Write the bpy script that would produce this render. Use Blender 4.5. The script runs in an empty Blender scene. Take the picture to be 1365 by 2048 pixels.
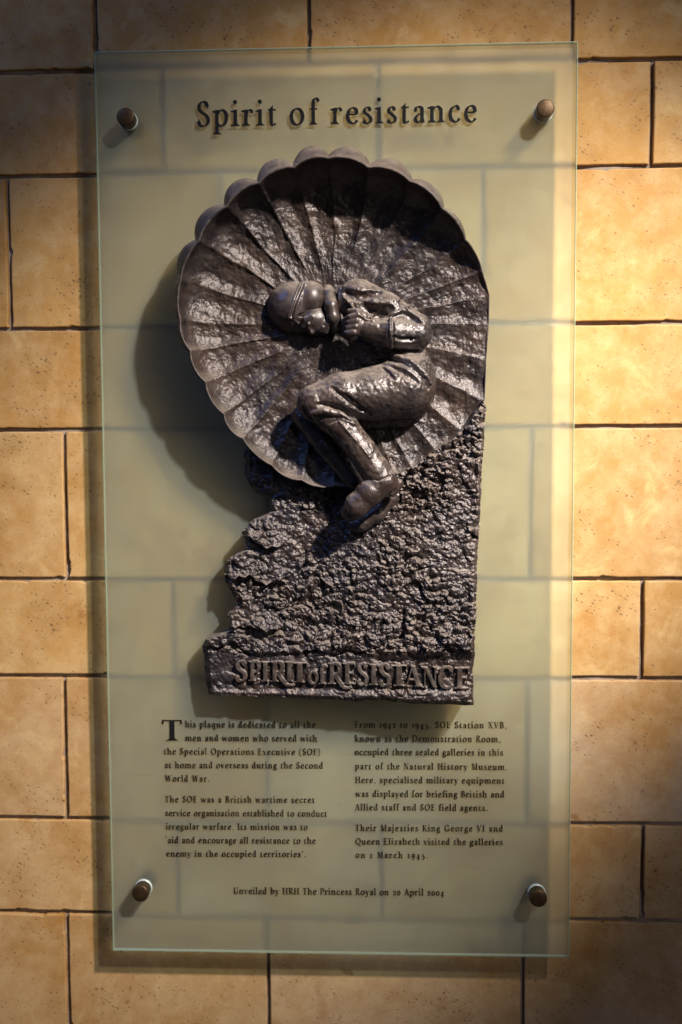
import bpy, math, random
import numpy as np

# ------------------------------------------------------------------ camera, lights, exposure
S = bpy.context.scene
COL = S.collection
F_PX, CX, CY = 1991.0, 682.5, 1024.0                  # 35 mm lens on a 24 x 36 frame
CAM = np.array([0.05965, -1.30613, 0.08664])
YAW, PITCH, ROLL = -0.04089, -0.06442, -0.00522


def cam_axes():
    cy, sy, cp, sp = math.cos(YAW), math.sin(YAW), math.cos(PITCH), math.sin(PITCH)
    cr, sr = math.cos(ROLL), math.sin(ROLL)
    f = np.array([sy * cp, cy * cp, sp])
    r = np.array([cy, -sy, 0.0])
    u = np.cross(r, f)
    return r * cr + u * sr, -r * sr + u * cr, f


RIGHT, UP, FWD = cam_axes()
cd = bpy.data.cameras.new('camera')
cam = bpy.data.objects.new('camera', cd)
COL.objects.link(cam)
from mathutils import Matrix, Vector
M = Matrix.Identity(4)
for i in range(3):
    M[i][0], M[i][1], M[i][2], M[i][3] = RIGHT[i], UP[i], -FWD[i], CAM[i]
cam.matrix_world = M
cd.sensor_fit = 'HORIZONTAL'
cd.sensor_width = 24.0
cd.lens = F_PX / 1365.0 * 24.0
cd.clip_start, cd.clip_end = 0.02, 60
cd.dof.use_dof = True
cd.dof.focus_distance = 1.285
cd.dof.aperture_fstop = 2.4
S.camera = cam

w = bpy.data.worlds.new('World')
S.world = w
w.use_nodes = True
w.node_tree.nodes['Background'].inputs[0].default_value = (0.55, 0.62, 0.8, 1)
w.node_tree.nodes['Background'].inputs[1].default_value = 0.04


def lamp(name, kind, loc, target, energy, color, **kw):
    d = bpy.data.lights.new(name, kind)
    d.energy = energy
    d.color = color
    for k, v in kw.items():
        setattr(d, k, v)
    o = bpy.data.objects.new(name, d)
    COL.objects.link(o)
    o.location = loc
    o.rotation_euler = (Vector(target) - Vector(loc)).to_track_quat('-Z', 'Y').to_euler()
    return o


# warm spotlight high up on the right, a second added beside it; dim cool daylight from the upper left; added soft fill
lamp('warm_spot', 'SPOT', (1.49, -1.85, 1.90), (0.0, 0.0, 0.02), 1040, (1.0, 0.90, 0.74),
     spot_size=math.radians(24.5), spot_blend=1.0, shadow_soft_size=0.065)
lamp('warm_spot', 'SPOT', (1.53, -1.85, 1.88), (0.40, 0.0, 0.14), 620, (1.0, 0.90, 0.74),  # added second lamp, brightens the wall right of the panel
     spot_size=math.radians(15), spot_blend=1.0, shadow_soft_size=0.065)
lamp('hall_daylight', 'AREA', (-1.7, -1.2, 2.3), (0, 0, 0.0), 20, (0.20, 0.40, 1.0),
     shape='RECTANGLE', size=0.8, size_y=1.2)
lamp('soft_fill', 'AREA', (2.4, -3.2, 0.5), (0.05, 0, -0.3), 13, (1.0, 0.86, 0.76),  # broad fill added on the right, stands for no fixture
     shape='RECTANGLE', size=0.8, size_y=0.8)

S.view_settings.view_transform = 'Standard'
S.view_settings.look = 'None'
S.view_settings.exposure = 0.0
S.view_settings.gamma = 1.0
S.render.engine = 'CYCLES'
S.cycles.use_denoising = True
S.cycles.max_bounces = 12
S.cycles.transparent_max_bounces = 12
S.cycles.transmission_bounces = 8
S.cycles.diffuse_bounces = 4
S.cycles.glossy_bounces = 4
S.cycles.caustics_refractive = True
S.cycles.caustics_reflective = False
S.cycles.sample_clamp_indirect = 12.0
S.cycles.blur_glossy = 1.5


# ------------------------------------------------------------------ helpers
def at(px, py, h=0.0):
    """Point of the plane h metres in front of the glass that the photograph shows at pixel (px, py)."""
    d = FWD + RIGHT * (px - CX) / F_PX - UP * (py - CY) / F_PX
    t = (-h - CAM[1]) / d[1]
    return CAM + d * t


def P(px, py, h):
    """The same in relief millimetres: (x, height above the glass, z)."""
    p = at(px, py, h / 1000.0)
    return np.array([p[0] * 1000, h, p[2] * 1000])


MMPX = 0.63


def mesh_obj(name, verts, faces, mat=None, parent=None, smooth=False):
    me = bpy.data.meshes.new(name)
    verts = np.asarray(verts, dtype=np.float32)
    if isinstance(faces, np.ndarray) and faces.ndim == 2:
        n, k = faces.shape
        me.vertices.add(len(verts))
        me.vertices.foreach_set('co', verts.ravel())
        me.loops.add(n * k)
        me.loops.foreach_set('vertex_index', faces.astype(np.int32).ravel())
        me.polygons.add(n)
        me.polygons.foreach_set('loop_start', np.arange(0, n * k, k, dtype=np.int32))
        me.polygons.foreach_set('loop_total', np.full(n, k, dtype=np.int32))
        me.update(calc_edges=True)
        me.validate()
    else:
        me.from_pydata([tuple(map(float, v)) for v in verts], [], [list(map(int, f)) for f in faces])
        me.update()
    if smooth:
        me.polygons.foreach_set('use_smooth', np.ones(len(me.polygons), dtype=bool))
    o = bpy.data.objects.new(name, me)
    COL.objects.link(o)
    if mat:
        me.materials.append(mat)
    if parent:
        o.parent = parent
        o.matrix_parent_inverse = Matrix.Translation(-Vector(parent_world(parent)))
    return o


def parent_world(o):
    v = Vector(o.get('_loc', o.location))
    return v


def empty(name, loc, label, cat, group=None):
    o = bpy.data.objects.new(name, None)
    COL.objects.link(o)
    o.location = loc
    o.empty_display_size = 0.05
    tag(o, label, cat, group)
    return o


def tag(o, label=None, cat=None, group=None, kind=None):
    if label:
        o['label'] = label
    if cat:
        o['category'] = cat
    if group:
        o['group'] = group
    if kind:
        o['kind'] = kind
    return o


def interp(x, xs, ys):
    return np.interp(x, xs, ys)


def sstep(a, b, x):
    t = np.clip((x - a) / (b - a), 0, 1)
    return t * t * (3 - 2 * t)


# ---- noise
def _hash(ix, iy, seed):
    h = (ix.astype(np.int64) * 374761393 + iy.astype(np.int64) * 668265263 + seed * 1442695041) & 0xffffffff
    h = ((h ^ (h >> 13)) * 1274126177) & 0xffffffff
    h = ((h ^ (h >> 16)) * 2246822519) & 0xffffffff
    return ((h ^ (h >> 15)) & 0xffffff).astype(np.float64) / 0xffffff


def vnoise(x, y, seed=0):
    ix, iy = np.floor(x), np.floor(y)
    fx, fy = x - ix, y - iy
    fx, fy = fx * fx * (3 - 2 * fx), fy * fy * (3 - 2 * fy)
    a, b = _hash(ix, iy, seed), _hash(ix + 1, iy, seed)
    c, d = _hash(ix, iy + 1, seed), _hash(ix + 1, iy + 1, seed)
    return (a * (1 - fx) + b * fx) * (1 - fy) + (c * (1 - fx) + d * fx) * fy - 0.5


def fbm(x, y, seed=0, octs=4, gain=0.5):
    s, a = 0, 1.0
    for o in range(octs):
        s = s + a * vnoise(x * 2 ** o + 17.3 * o, y * 2 ** o - 9.1 * o, seed + o)
        a *= gain
    return s


def flakes(x, y, seed=0, tilt=1.0):
    """Overlapping tilted chips: the highest of the neighbouring discs at each point (0..1-ish)."""
    ix, iy = np.floor(x), np.floor(y)
    best = np.full(x.shape, -9.0)
    for dx in (-1, 0, 1):
        for dy in (-1, 0, 1):
            cx, cy = ix + dx, iy + dy
            ox = cx + _hash(cx, cy, seed + 1)
            oy = cy + _hash(cx, cy, seed + 2)
            a = _hash(cx, cy, seed + 3) * 6.283
            top = _hash(cx, cy, seed + 4)
            st = 0.6 + 0.8 * _hash(cx, cy, seed + 5)
            u, v = x - ox, y - oy
            uu = (u * np.cos(a) + v * np.sin(a)) * st
            vv = (-u * np.sin(a) + v * np.cos(a)) / st
            r = np.sqrt(uu * uu + vv * vv)
            hgt = top * 0.62 + tilt * uu * 1.15 - np.clip(r - 0.46, 0, 9) * 9.0
            best = np.maximum(best, hgt)
    return np.clip(best, -0.8, 1.6)


def vnoise3(x, y, z, seed=0):
    ix, iy, iz = np.floor(x), np.floor(y), np.floor(z)
    fx, fy, fz = x - ix, y - iy, z - iz
    fx, fy, fz = [t * t * (3 - 2 * t) for t in (fx, fy, fz)]
    r = 0
    for dz in (0, 1):
        wz = fz if dz else 1 - fz
        k = (iz + dz) * 57
        for dx in (0, 1):
            wx = fx if dx else 1 - fx
            for dy in (0, 1):
                wy = fy if dy else 1 - fy
                r = r + wz * wx * wy * _hash(ix + dx + k * 13, iy + dy + k * 7, seed)
    return r - 0.5


# ---- signed distance grid -> mesh
def surface_nets(F, o, st):
    inside = F < 0
    nx, ny, nz = F.shape
    cnt = np.zeros((nx - 1, ny - 1, nz - 1), dtype=np.int8)
    for a in (0, 1):
        for b in (0, 1):
            for c in (0, 1):
                cnt += inside[a:nx - 1 + a, b:ny - 1 + b, c:nz - 1 + c]
    act = (cnt > 0) & (cnt < 8)
    idx = np.argwhere(act)
    vid = np.full(act.shape, -1, dtype=np.int64)
    vid[act] = np.arange(len(idx))
    cor = [(a, b, c) for a in (0, 1) for b in (0, 1) for c in (0, 1)]
    val = {k: F[idx[:, 0] + k[0], idx[:, 1] + k[1], idx[:, 2] + k[2]] for k in cor}
    acc = np.zeros((len(idx), 3))
    num = np.zeros(len(idx))
    for k in cor:
        for ax in range(3):
            if k[ax] == 0:
                k2 = list(k)
                k2[ax] = 1
                k2 = tuple(k2)
                v0, v1 = val[k], val[k2]
                m = (v0 < 0) != (v1 < 0)
                t = np.where(m, v0 / np.where(m, v0 - v1, 1), 0)
                pnt = np.tile(np.array(k, float), (len(idx), 1))
                pnt[:, ax] = t
                acc += pnt * m[:, None]
                num += m
    verts = (idx + acc / num[:, None]) * st + np.array(o)
    quads = []
    for ax in range(3):
        sl0 = [slice(1, None)] * 3
        u, v = [i for i in range(3) if i != ax]
        A = inside
        e0 = [slice(1, -1)] * 3
        e1 = [slice(1, -1)] * 3
        e0[ax] = slice(0, -1)
        e1[ax] = slice(1, None)
        ch = A[tuple(e0)] != A[tuple(e1)]
        pos = np.argwhere(ch)
        fl = A[tuple(e0)][ch]
        off = np.ones(3, dtype=int)
        off[ax] = 0
        p = pos + off

        def cell(du, dv):
            q = p.copy()
            q[:, u] += du
            q[:, v] += dv
            return vid[q[:, 0], q[:, 1], q[:, 2]]
        q = np.stack([cell(-1, -1), cell(0, -1), cell(0, 0), cell(-1, 0)], 1)
        if ax == 1:
            fl = ~fl
        q[~fl] = q[~fl][:, ::-1]
        quads.append(q)
    q = np.concatenate(quads)
    q = q[(q >= 0).all(1)]
    return verts, q


class Field:
    """Signed distance grid in relief millimetres (x, height, z)."""

    def __init__(self, lo, hi, st):
        self.lo, self.st = np.array(lo, float), st
        n = np.ceil((np.array(hi) - self.lo) / st).astype(int) + 1
        self.F = np.full(n, 60.0, dtype=np.float32)
        self.ax = [self.lo[i] + st * np.arange(n[i]) for i in range(3)]

    calm = ()

    def box(self, lo, hi):
        s = []
        for i in range(3):
            a = int(np.clip((lo[i] - self.lo[i]) / self.st, 0, len(self.ax[i])))
            b = int(np.clip((hi[i] - self.lo[i]) / self.st + 2, 0, len(self.ax[i])))
            s.append(slice(a, b))
        X = self.ax[0][s[0]][:, None, None]
        Y = self.ax[1][s[1]][None, :, None]
        Z = self.ax[2][s[2]][None, None, :]
        return tuple(s), X, Y, Z

    def put(self, s, d, k, sub):
        if self.F[s].size == 0:
            return
        f = self.F[s]
        if sub:
            d = -d
            hh = np.maximum(k - np.abs(f - d), 0) / max(k, 1e-6)
            self.F[s] = np.maximum(f, d) + hh * hh * k * 0.25
        else:
            hh = np.maximum(k - np.abs(f - d), 0) / max(k, 1e-6)
            self.F[s] = np.minimum(f, d) - hh * hh * k * 0.25

    def cone(self, a, b, r1, r2, k=4.0, sub=False, flat=1.0):
        """Tapered capsule; flat < 1 squashes it in height."""
        m = max(r1, r2) + k + 3
        s, X, Y, Z = self.box(np.minimum(a, b) - m, np.maximum(a, b) + m)
        ba = b - a
        L = max(float(ba @ ba), 1e-6)
        t = np.clip(((X - a[0]) * ba[0] + (Y - a[1]) * ba[1] + (Z - a[2]) * ba[2]) / L, 0, 1)
        d = np.sqrt((X - a[0] - t * ba[0]) ** 2 + ((Y - a[1] - t * ba[1]) / flat) ** 2 + (Z - a[2] - t * ba[2]) ** 2)
        self.put(s, (d - (r1 + (r2 - r1) * t)) * min(1.0, (1 + flat) / 2), k, sub)

    def chain(self, pts, rs, k=4.0, sub=False, flat=1.0):
        for i in range(len(pts) - 1):
            self.cone(pts[i], pts[i + 1], rs[i], rs[i + 1], k, sub, flat)

    def ell(self, c, r, ang=0.0, k=4.0, sub=False):
        """Ellipsoid with radii (along, height, across), turned by ang degrees in the picture plane."""
        m = max(r) + k + 3
        s, X, Y, Z = self.box(c - m, c + m)
        ca, sa = math.cos(math.radians(ang)), math.sin(math.radians(ang))
        u = (X - c[0]) * ca + (Z - c[2]) * sa
        v = -(X - c[0]) * sa + (Z - c[2]) * ca
        q = np.sqrt((u / r[0]) ** 2 + ((Y - c[1]) / r[1]) ** 2 + (v / r[2]) ** 2)
        q2 = np.sqrt((u / r[0] ** 2) ** 2 + ((Y - c[1]) / r[1] ** 2) ** 2 + (v / r[2] ** 2) ** 2)
        self.put(s, q * (q - 1) / np.maximum(q2, 1e-6), k, sub)

    def top(self, px, py, hmax=118.0, hmin=0.0):
        """Height of the surface the photograph would see at a pixel."""
        h = hmax
        while h > hmin:
            p = P(px, py, h)
            i = np.round((p - self.lo) / self.st).astype(int)
            if (i >= 0).all() and (i < self.F.shape).all() and self.F[tuple(i)] < 0:
                return h
            h -= 0.8
        return None

    def line(self, pts, r, depth=0.0, k=2.5, sub=False, taper=True):
        """Fold or seam following the surface under a pixel polyline; depth shifts its axis off the surface."""
        pp = []
        for (x0, y0), (x1, y1) in zip(pts[:-1], pts[1:]):
            n = max(2, int(math.hypot(x1 - x0, y1 - y0) / 5))
            pp += [(x0 + (x1 - x0) * i / n, y0 + (y1 - y0) * i / n) for i in range(n)]
        pp.append(pts[-1])
        hs = [self.top(*q) for q in pp]
        ok = [i for i, h in enumerate(hs) if h is not None]
        if len(ok) < 2:
            return
        hv = np.interp(np.arange(len(pp)), ok, [hs[i] for i in ok])
        hv = np.convolve(np.pad(hv, 2, mode='edge'), np.ones(5) / 5, 'valid')
        V = [P(q[0], q[1], h + depth) for q, h in zip(pp, hv)]
        n = len(V)
        rs = [r * (0.35 + 0.65 * math.sin(math.pi * (i + 0.5) / n) ** 0.6) if taper else r for i in range(n)]
        self.chain(V, rs, k, sub)

    def mesh(self, name, mat, parent, rough=0.0, scale=0.16, seed=3):
        if rough:
            near = np.abs(self.F) < 4
            i = np.argwhere(near)
            x, y, z = [self.ax[j][i[:, j]] for j in range(3)]
            amt = rough * np.ones(len(x))
            for c_, r_ in self.calm:
                amt *= 0.12 + 0.88 * sstep(0.7, 1.0, np.sqrt((x - c_[0]) ** 2 + (z - c_[2]) ** 2) / r_)
            self.F[near] += amt * (vnoise3(x * scale, y * scale, z * scale, seed) +
                                     0.6 * vnoise3(x * scale * 2.1, y * scale * 2.1, z * scale * 2.1, seed + 5))
        v, q = surface_nets(self.F, self.lo, self.st)
        # two light smoothing passes
        n = len(v)
        for _ in range(1):
            acc = np.zeros_like(v)
            c = np.zeros(n)
            for a, b in ((0, 1), (1, 2), (2, 3), (3, 0)):
                np.add.at(acc, q[:, a], v[q[:, b]])
                np.add.at(acc, q[:, b], v[q[:, a]])
                np.add.at(c, q[:, a], 1)
                np.add.at(c, q[:, b], 1)
            v = v * 0.55 + 0.45 * acc / np.maximum(c, 1)[:, None]
        wv = np.stack([v[:, 0], -v[:, 1], v[:, 2]], 1) / 1000.0
        return mesh_obj(name, wv, q, mat, parent, smooth=True)


# ------------------------------------------------------------------ materials
def new_mat(name):
    m = bpy.data.materials.new(name)
    m.use_nodes = True
    nt = m.node_tree
    nt.nodes.clear()
    out = nt.nodes.new('ShaderNodeOutputMaterial')
    return m, nt, out


def node(nt, kind, ins=None, **props):
    n = nt.nodes.new(kind)
    for k, v in props.items():
        setattr(n, k, v)
    for k, v in (ins or {}).items():
        sock = n.inputs[k]
        if hasattr(v, 'is_linked') or isinstance(v, bpy.types.NodeSocket):
            nt.links.new(v, sock)
        else:
            sock.default_value = v
    return n


def ramp(nt, fac, stops, interpolation='LINEAR'):
    n = nt.nodes.new('ShaderNodeValToRGB')
    n.color_ramp.interpolation = interpolation
    e = n.color_ramp.elements
    while len(e) < len(stops):
        e.new(0.5)
    for el, (p, c) in zip(e, stops):
        el.position = p
        el.color = (c, c, c, 1) if isinstance(c, (int, float)) else (*c, 1)
    nt.links.new(fac, n.inputs[0])
    return n.outputs[0]


def mix(nt, fac, a, b, blend='MIX'):
    n = nt.nodes.new('ShaderNodeMix')
    n.data_type = 'RGBA'
    n.blend_type = blend
    for sock, v in ((n.inputs[0], fac), (n.inputs[6], a), (n.inputs[7], b)):
        if isinstance(v, bpy.types.NodeSocket):
            nt.links.new(v, sock)
        elif isinstance(v, (int, float)):
            sock.default_value = v if sock.type == 'VALUE' else (v, v, v, 1)
        else:
            sock.default_value = (*v, 1)
    return n.outputs[2]


def math_n(nt, op, a, b=0.0, clamp=False):
    n = nt.nodes.new('ShaderNodeMath')
    n.operation = op
    n.use_clamp = clamp
    for sock, v in zip(n.inputs, (a, b)):
        if isinstance(v, bpy.types.NodeSocket):
            nt.links.new(v, sock)
        else:
            sock.default_value = v
    return n.outputs[0]


def bronze_material(name, bump=0.5, fine=420.0, rough=(0.25, 0.50), base=((0.0095, 0.0078, 0.0102), (0.034, 0.0265, 0.029)), dust=0.4, settle=0.8, film_amt=0.12, spec=0.75):
    m, nt, out = new_mat(name)
    tc = node(nt, 'ShaderNodeTexCoord')
    co = tc.outputs['Object']
    n1 = node(nt, 'ShaderNodeTexNoise', {'Vector': co, 'Scale': 38.0, 'Detail': 6.0, 'Roughness': 0.6})
    n2 = node(nt, 'ShaderNodeTexNoise', {'Vector': co, 'Scale': fine, 'Detail': 5.0, 'Roughness': 0.62})
    n3 = node(nt, 'ShaderNodeTexNoise', {'Vector': co, 'Scale': fine * 0.42, 'Detail': 3.0, 'Distortion': 0.3})
    col = mix(nt, ramp(nt, n1.outputs[0], [(0.35, 0.0), (0.68, 1.0)]), base[0], base[1])
    n5 = node(nt, 'ShaderNodeTexNoise', {'Vector': co, 'Scale': 13.0, 'Detail': 4.0, 'Roughness': 0.65})
    col = mix(nt, ramp(nt, n5.outputs[0], [(0.42, 0.0), (0.62, 0.7)]), col, (0.046, 0.029, 0.023))
    geo = node(nt, 'ShaderNodeNewGeometry')
    edge = ramp(nt, geo.outputs['Pointiness'], [(0.52, 0.0), (0.60, 1.0)])
    worn = math_n(nt, 'MULTIPLY', edge, ramp(nt, n2.outputs[0], [(0.35, 0.15), (0.6, 1.0)]))
    col = mix(nt, math_n(nt, 'MULTIPLY', worn, dust), col, (0.29, 0.24, 0.215))
    nz = node(nt, 'ShaderNodeSeparateXYZ', {0: geo.outputs['Normal']}).outputs[2]
    n4 = node(nt, 'ShaderNodeTexNoise', {'Vector': co, 'Scale': 70.0, 'Detail': 5.0, 'Roughness': 0.7})
    up = math_n(nt, 'MULTIPLY', ramp(nt, nz, [(0.38, 0.0), (0.85, 1.0)]), ramp(nt, n4.outputs[0], [(0.3, 0.25), (0.62, 1.0)]))
    film = ramp(nt, n4.outputs[0], [(0.45, 0.0), (0.75, film_amt)])
    dusty = math_n(nt, 'MAXIMUM', math_n(nt, 'MULTIPLY', up, settle), film)
    col = mix(nt, dusty, col, (0.29, 0.24, 0.215))
    worn = math_n(nt, 'MAXIMUM', worn, dusty)
    ro = math_n(nt, 'ADD', rough[0], math_n(nt, 'MULTIPLY', n1.outputs[0], rough[1] - rough[0]))
    ro = math_n(nt, 'ADD', ro, math_n(nt, 'MULTIPLY', worn, 0.3))
    hgt = math_n(nt, 'ADD', math_n(nt, 'MULTIPLY', n2.outputs[0], 0.6), math_n(nt, 'MULTIPLY', n3.outputs[0], 0.6))
    bp = node(nt, 'ShaderNodeBump', {'Strength': bump, 'Distance': 0.003, 'Height': hgt})
    bs = node(nt, 'ShaderNodeBsdfPrincipled', {'Base Color': col, 'Metallic': 0.1, 'Roughness': ro,
                                               'Specular IOR Level': spec, 'Specular Tint': (0.93, 0.90, 1.0, 1), 'Normal': bp.outputs[0]})
    nt.links.new(bs.outputs[0], out.inputs[0])
    return m


BRONZE = bronze_material('bronze_canopy', 0.72, 210.0, rough=(0.22, 0.45), dust=0.2, settle=0.55, spec=0.5, base=((0.0075, 0.006, 0.008), (0.030, 0.0235, 0.0255)))
BRONZE_FIG = bronze_material('bronze_figure', 0.3, 420.0, rough=(0.24, 0.46))
BRONZE_LETTER = bronze_material('bronze_letters', 0.35, 360.0, base=((0.03, 0.025, 0.026), (0.09, 0.075, 0.07)), dust=0.9, settle=0.9, film_amt=0.35)  # lighter copy of the bronze: caught light put into the colour, plus dust
BRONZE_SMOOTH = bronze_material('bronze_polished', 0.14, 260.0, rough=(0.27, 0.5))
BRONZE_ROCK = bronze_material('bronze_rock', 0.55, 360.0, base=((0.0095, 0.008, 0.0115), (0.030, 0.0245, 0.030)), dust=0.5, settle=0.65, film_amt=0.06, rough=(0.24, 0.45))


def wall_material():
    m, nt, out = new_mat('terracotta')
    tc = node(nt, 'ShaderNodeTexCoord')
    co = tc.outputs['Object']
    tone = node(nt, 'ShaderNodeAttribute', attribute_name='tone')
    sep = node(nt, 'ShaderNodeSeparateColor', {'Color': tone.outputs['Color']})
    # each block samples the textures at its own place
    shift = node(nt, 'ShaderNodeVectorMath', {0: tone.outputs['Color'], 1: (3.1, 5.7, 4.3)}, operation='MULTIPLY')
    cs = node(nt, 'ShaderNodeVectorMath', {0: co, 1: shift.outputs[0]}, operation='ADD').outputs[0]
    big = node(nt, 'ShaderNodeTexNoise', {'Vector': cs, 'Scale': 7.0, 'Detail': 5.0, 'Roughness': 0.6})
    mid = node(nt, 'ShaderNodeTexNoise', {'Vector': cs, 'Scale': 34.0, 'Detail': 6.0, 'Roughness': 0.65})
    fine = node(nt, 'ShaderNodeTexNoise', {'Vector': cs, 'Scale': 420.0, 'Detail': 3.0})
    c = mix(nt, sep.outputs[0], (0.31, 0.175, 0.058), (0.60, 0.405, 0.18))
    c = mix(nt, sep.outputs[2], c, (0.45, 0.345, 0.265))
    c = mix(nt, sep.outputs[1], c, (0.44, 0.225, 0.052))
    c = mix(nt, ramp(nt, big.outputs[0], [(0.40, 0.0), (0.64, 0.85)]), c, (0.36, 0.175, 0.042))
    c = mix(nt, ramp(nt, mid.outputs[0], [(0.40, 0.0), (0.72, 0.5)]), c, (0.58, 0.42, 0.24))
    c = mix(nt, ramp(nt, fine.outputs[0], [(0.3, 0.25), (0.6, 0.0)]), c, (0.30, 0.19, 0.10))
    blot = node(nt, 'ShaderNodeTexNoise', {'Vector': cs, 'Scale': 16.0, 'Detail': 8.0, 'Roughness': 0.7, 'Distortion': 0.6})
    c = mix(nt, ramp(nt, blot.outputs[0], [(0.50, 0.0), (0.72, 0.6)]), c, (0.29, 0.155, 0.05))
    c = mix(nt, ramp(nt, blot.outputs[0], [(0.30, 0.5), (0.42, 0.0)]), c, (0.60, 0.44, 0.22))
    # drag-marks: small slanting pits
    mp = node(nt, 'ShaderNodeMapping', {'Vector': node(nt, 'ShaderNodeMapping', {'Vector': cs, 'Rotation': (0, math.radians(-33), 0)}).outputs[0], 'Scale': (150, 150, 400)})
    vo = node(nt, 'ShaderNodeTexVoronoi', {'Vector': mp.outputs[0], 'Scale': 1.0, 'Randomness': 1.0})
    sepv = node(nt, 'ShaderNodeSeparateColor', {'Color': vo.outputs['Color']})
    rad = math_n(nt, 'ADD', math_n(nt, 'SUBTRACT', math_n(nt, 'MULTIPLY', sepv.outputs[0], 0.62), 0.37), math_n(nt, 'MULTIPLY', math_n(nt, 'SUBTRACT', blot.outputs[0], 0.45), 1.3))
    pit = ramp(nt, math_n(nt, 'SUBTRACT', rad, vo.outputs['Distance']), [(0.0, 0.0), (0.10, 1.0)])
    mp2 = node(nt, 'ShaderNodeMapping', {'Vector': node(nt, 'ShaderNodeMapping', {'Vector': cs, 'Rotation': (0, math.radians(-33), 0)}).outputs[0], 'Scale': (270, 270, 640)})
    vo2 = node(nt, 'ShaderNodeTexVoronoi', {'Vector': mp2.outputs[0], 'Scale': 1.0})
    sepw = node(nt, 'ShaderNodeSeparateColor', {'Color': vo2.outputs['Color']})
    rad2 = math_n(nt, 'SUBTRACT', math_n(nt, 'MULTIPLY', sepw.outputs[0], 0.60), 0.12)
    pit2 = ramp(nt, math_n(nt, 'SUBTRACT', rad2, vo2.outputs['Distance']), [(0.0, 0.0), (0.25, 0.5)])
    # a few rusty smears
    mp3 = node(nt, 'ShaderNodeMapping', {'Vector': node(nt, 'ShaderNodeMapping', {'Vector': cs, 'Rotation': (0, math.radians(-30), 0)}).outputs[0], 'Scale': (13, 13, 38)})
    vo3 = node(nt, 'ShaderNodeTexVoronoi', {'Vector': mp3.outputs[0], 'Scale': 1.0})
    sepx = node(nt, 'ShaderNodeSeparateColor', {'Color': vo3.outputs['Color']})
    rad3 = math_n(nt, 'SUBTRACT', math_n(nt, 'MULTIPLY', sepx.outputs[1], 0.95), 0.80)
    smear = ramp(nt, math_n(nt, 'SUBTRACT', rad3, math_n(nt, 'ADD', vo3.outputs['Distance'],
                 math_n(nt, 'MULTIPLY', math_n(nt, 'SUBTRACT', mid.outputs[0], 0.5), 1.6))), [(0.0, 0.0), (0.12, 0.6)])
    c = mix(nt, pit2, c, (0.27, 0.15, 0.065))
    c = mix(nt, smear, c, (0.25, 0.11, 0.04))
    c = mix(nt, pit, c, (0.17, 0.095, 0.042))
    hgt = math_n(nt, 'SUBTRACT', math_n(nt, 'MULTIPLY', fine.outputs[0], 0.25), math_n(nt, 'MULTIPLY', pit, 0.9))
    hgt = math_n(nt, 'ADD', hgt, math_n(nt, 'MULTIPLY', mid.outputs[0], 0.6))
    bp = node(nt, 'ShaderNodeBump', {'Strength': 0.35, 'Distance': 0.0012, 'Height': hgt})
    bs = node(nt, 'ShaderNodeBsdfPrincipled', {'Base Color': c, 'Roughness': 0.62, 'Specular IOR Level': 0.3,
                                               'Normal': bp.outputs[0]})
    nt.links.new(bs.outputs[0], out.inputs[0])
    return m


def mortar_material():
    m, nt, out = new_mat('mortar')
    tc = node(nt, 'ShaderNodeTexCoord')
    n1 = node(nt, 'ShaderNodeTexNoise', {'Vector': tc.outputs['Object'], 'Scale': 25.0, 'Detail': 6.0})
    n2 = node(nt, 'ShaderNodeTexNoise', {'Vector': tc.outputs['Object'], 'Scale': 500.0, 'Detail': 4.0})
    c = mix(nt, ramp(nt, n1.outputs[0], [(0.35, 0.0), (0.65, 1.0)]), (0.17, 0.125, 0.105), (0.33, 0.27, 0.24))  # joint shadow partly put into the colour, darker than the pale mortar
    bp = node(nt, 'ShaderNodeBump', {'Strength': 0.6, 'Distance': 0.001, 'Height': n2.outputs[0]})
    bs = node(nt, 'ShaderNodeBsdfPrincipled', {'Base Color': c, 'Roughness': 0.85, 'Normal': bp.outputs[0]})
    nt.links.new(bs.outputs[0], out.inputs[0])
    return m


def glass_front_material():
    m, nt, out = new_mat('glass_face')
    tr = node(nt, 'ShaderNodeBsdfTransparent', {'Color': (0.985, 1.0, 0.985, 1)})
    tc = node(nt, 'ShaderNodeTexCoord')
    n1 = node(nt, 'ShaderNodeTexNoise', {'Vector': tc.outputs['Object'], 'Scale': 9.0, 'Detail': 5.0})
    gl = node(nt, 'ShaderNodeBsdfGlossy', {'Color': (1, 1, 1, 1),
              'Roughness': math_n(nt, 'ADD', 0.04, math_n(nt, 'MULTIPLY', n1.outputs[0], 0.10))})
    geo = node(nt, 'ShaderNodeNewGeometry')       # the same reflectance from either side of the thin face
    fr = node(nt, 'ShaderNodeFresnel', {'IOR': math_n(nt, 'SUBTRACT', 1.5, math_n(nt, 'MULTIPLY', geo.outputs['Backfacing'], 1.5 - 1 / 1.5))})
    mx = node(nt, 'ShaderNodeMixShader', {0: fr.outputs[0], 1: tr.outputs[0], 2: gl.outputs[0]})
    nt.links.new(mx.outputs[0], out.inputs[0])
    return m


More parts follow.
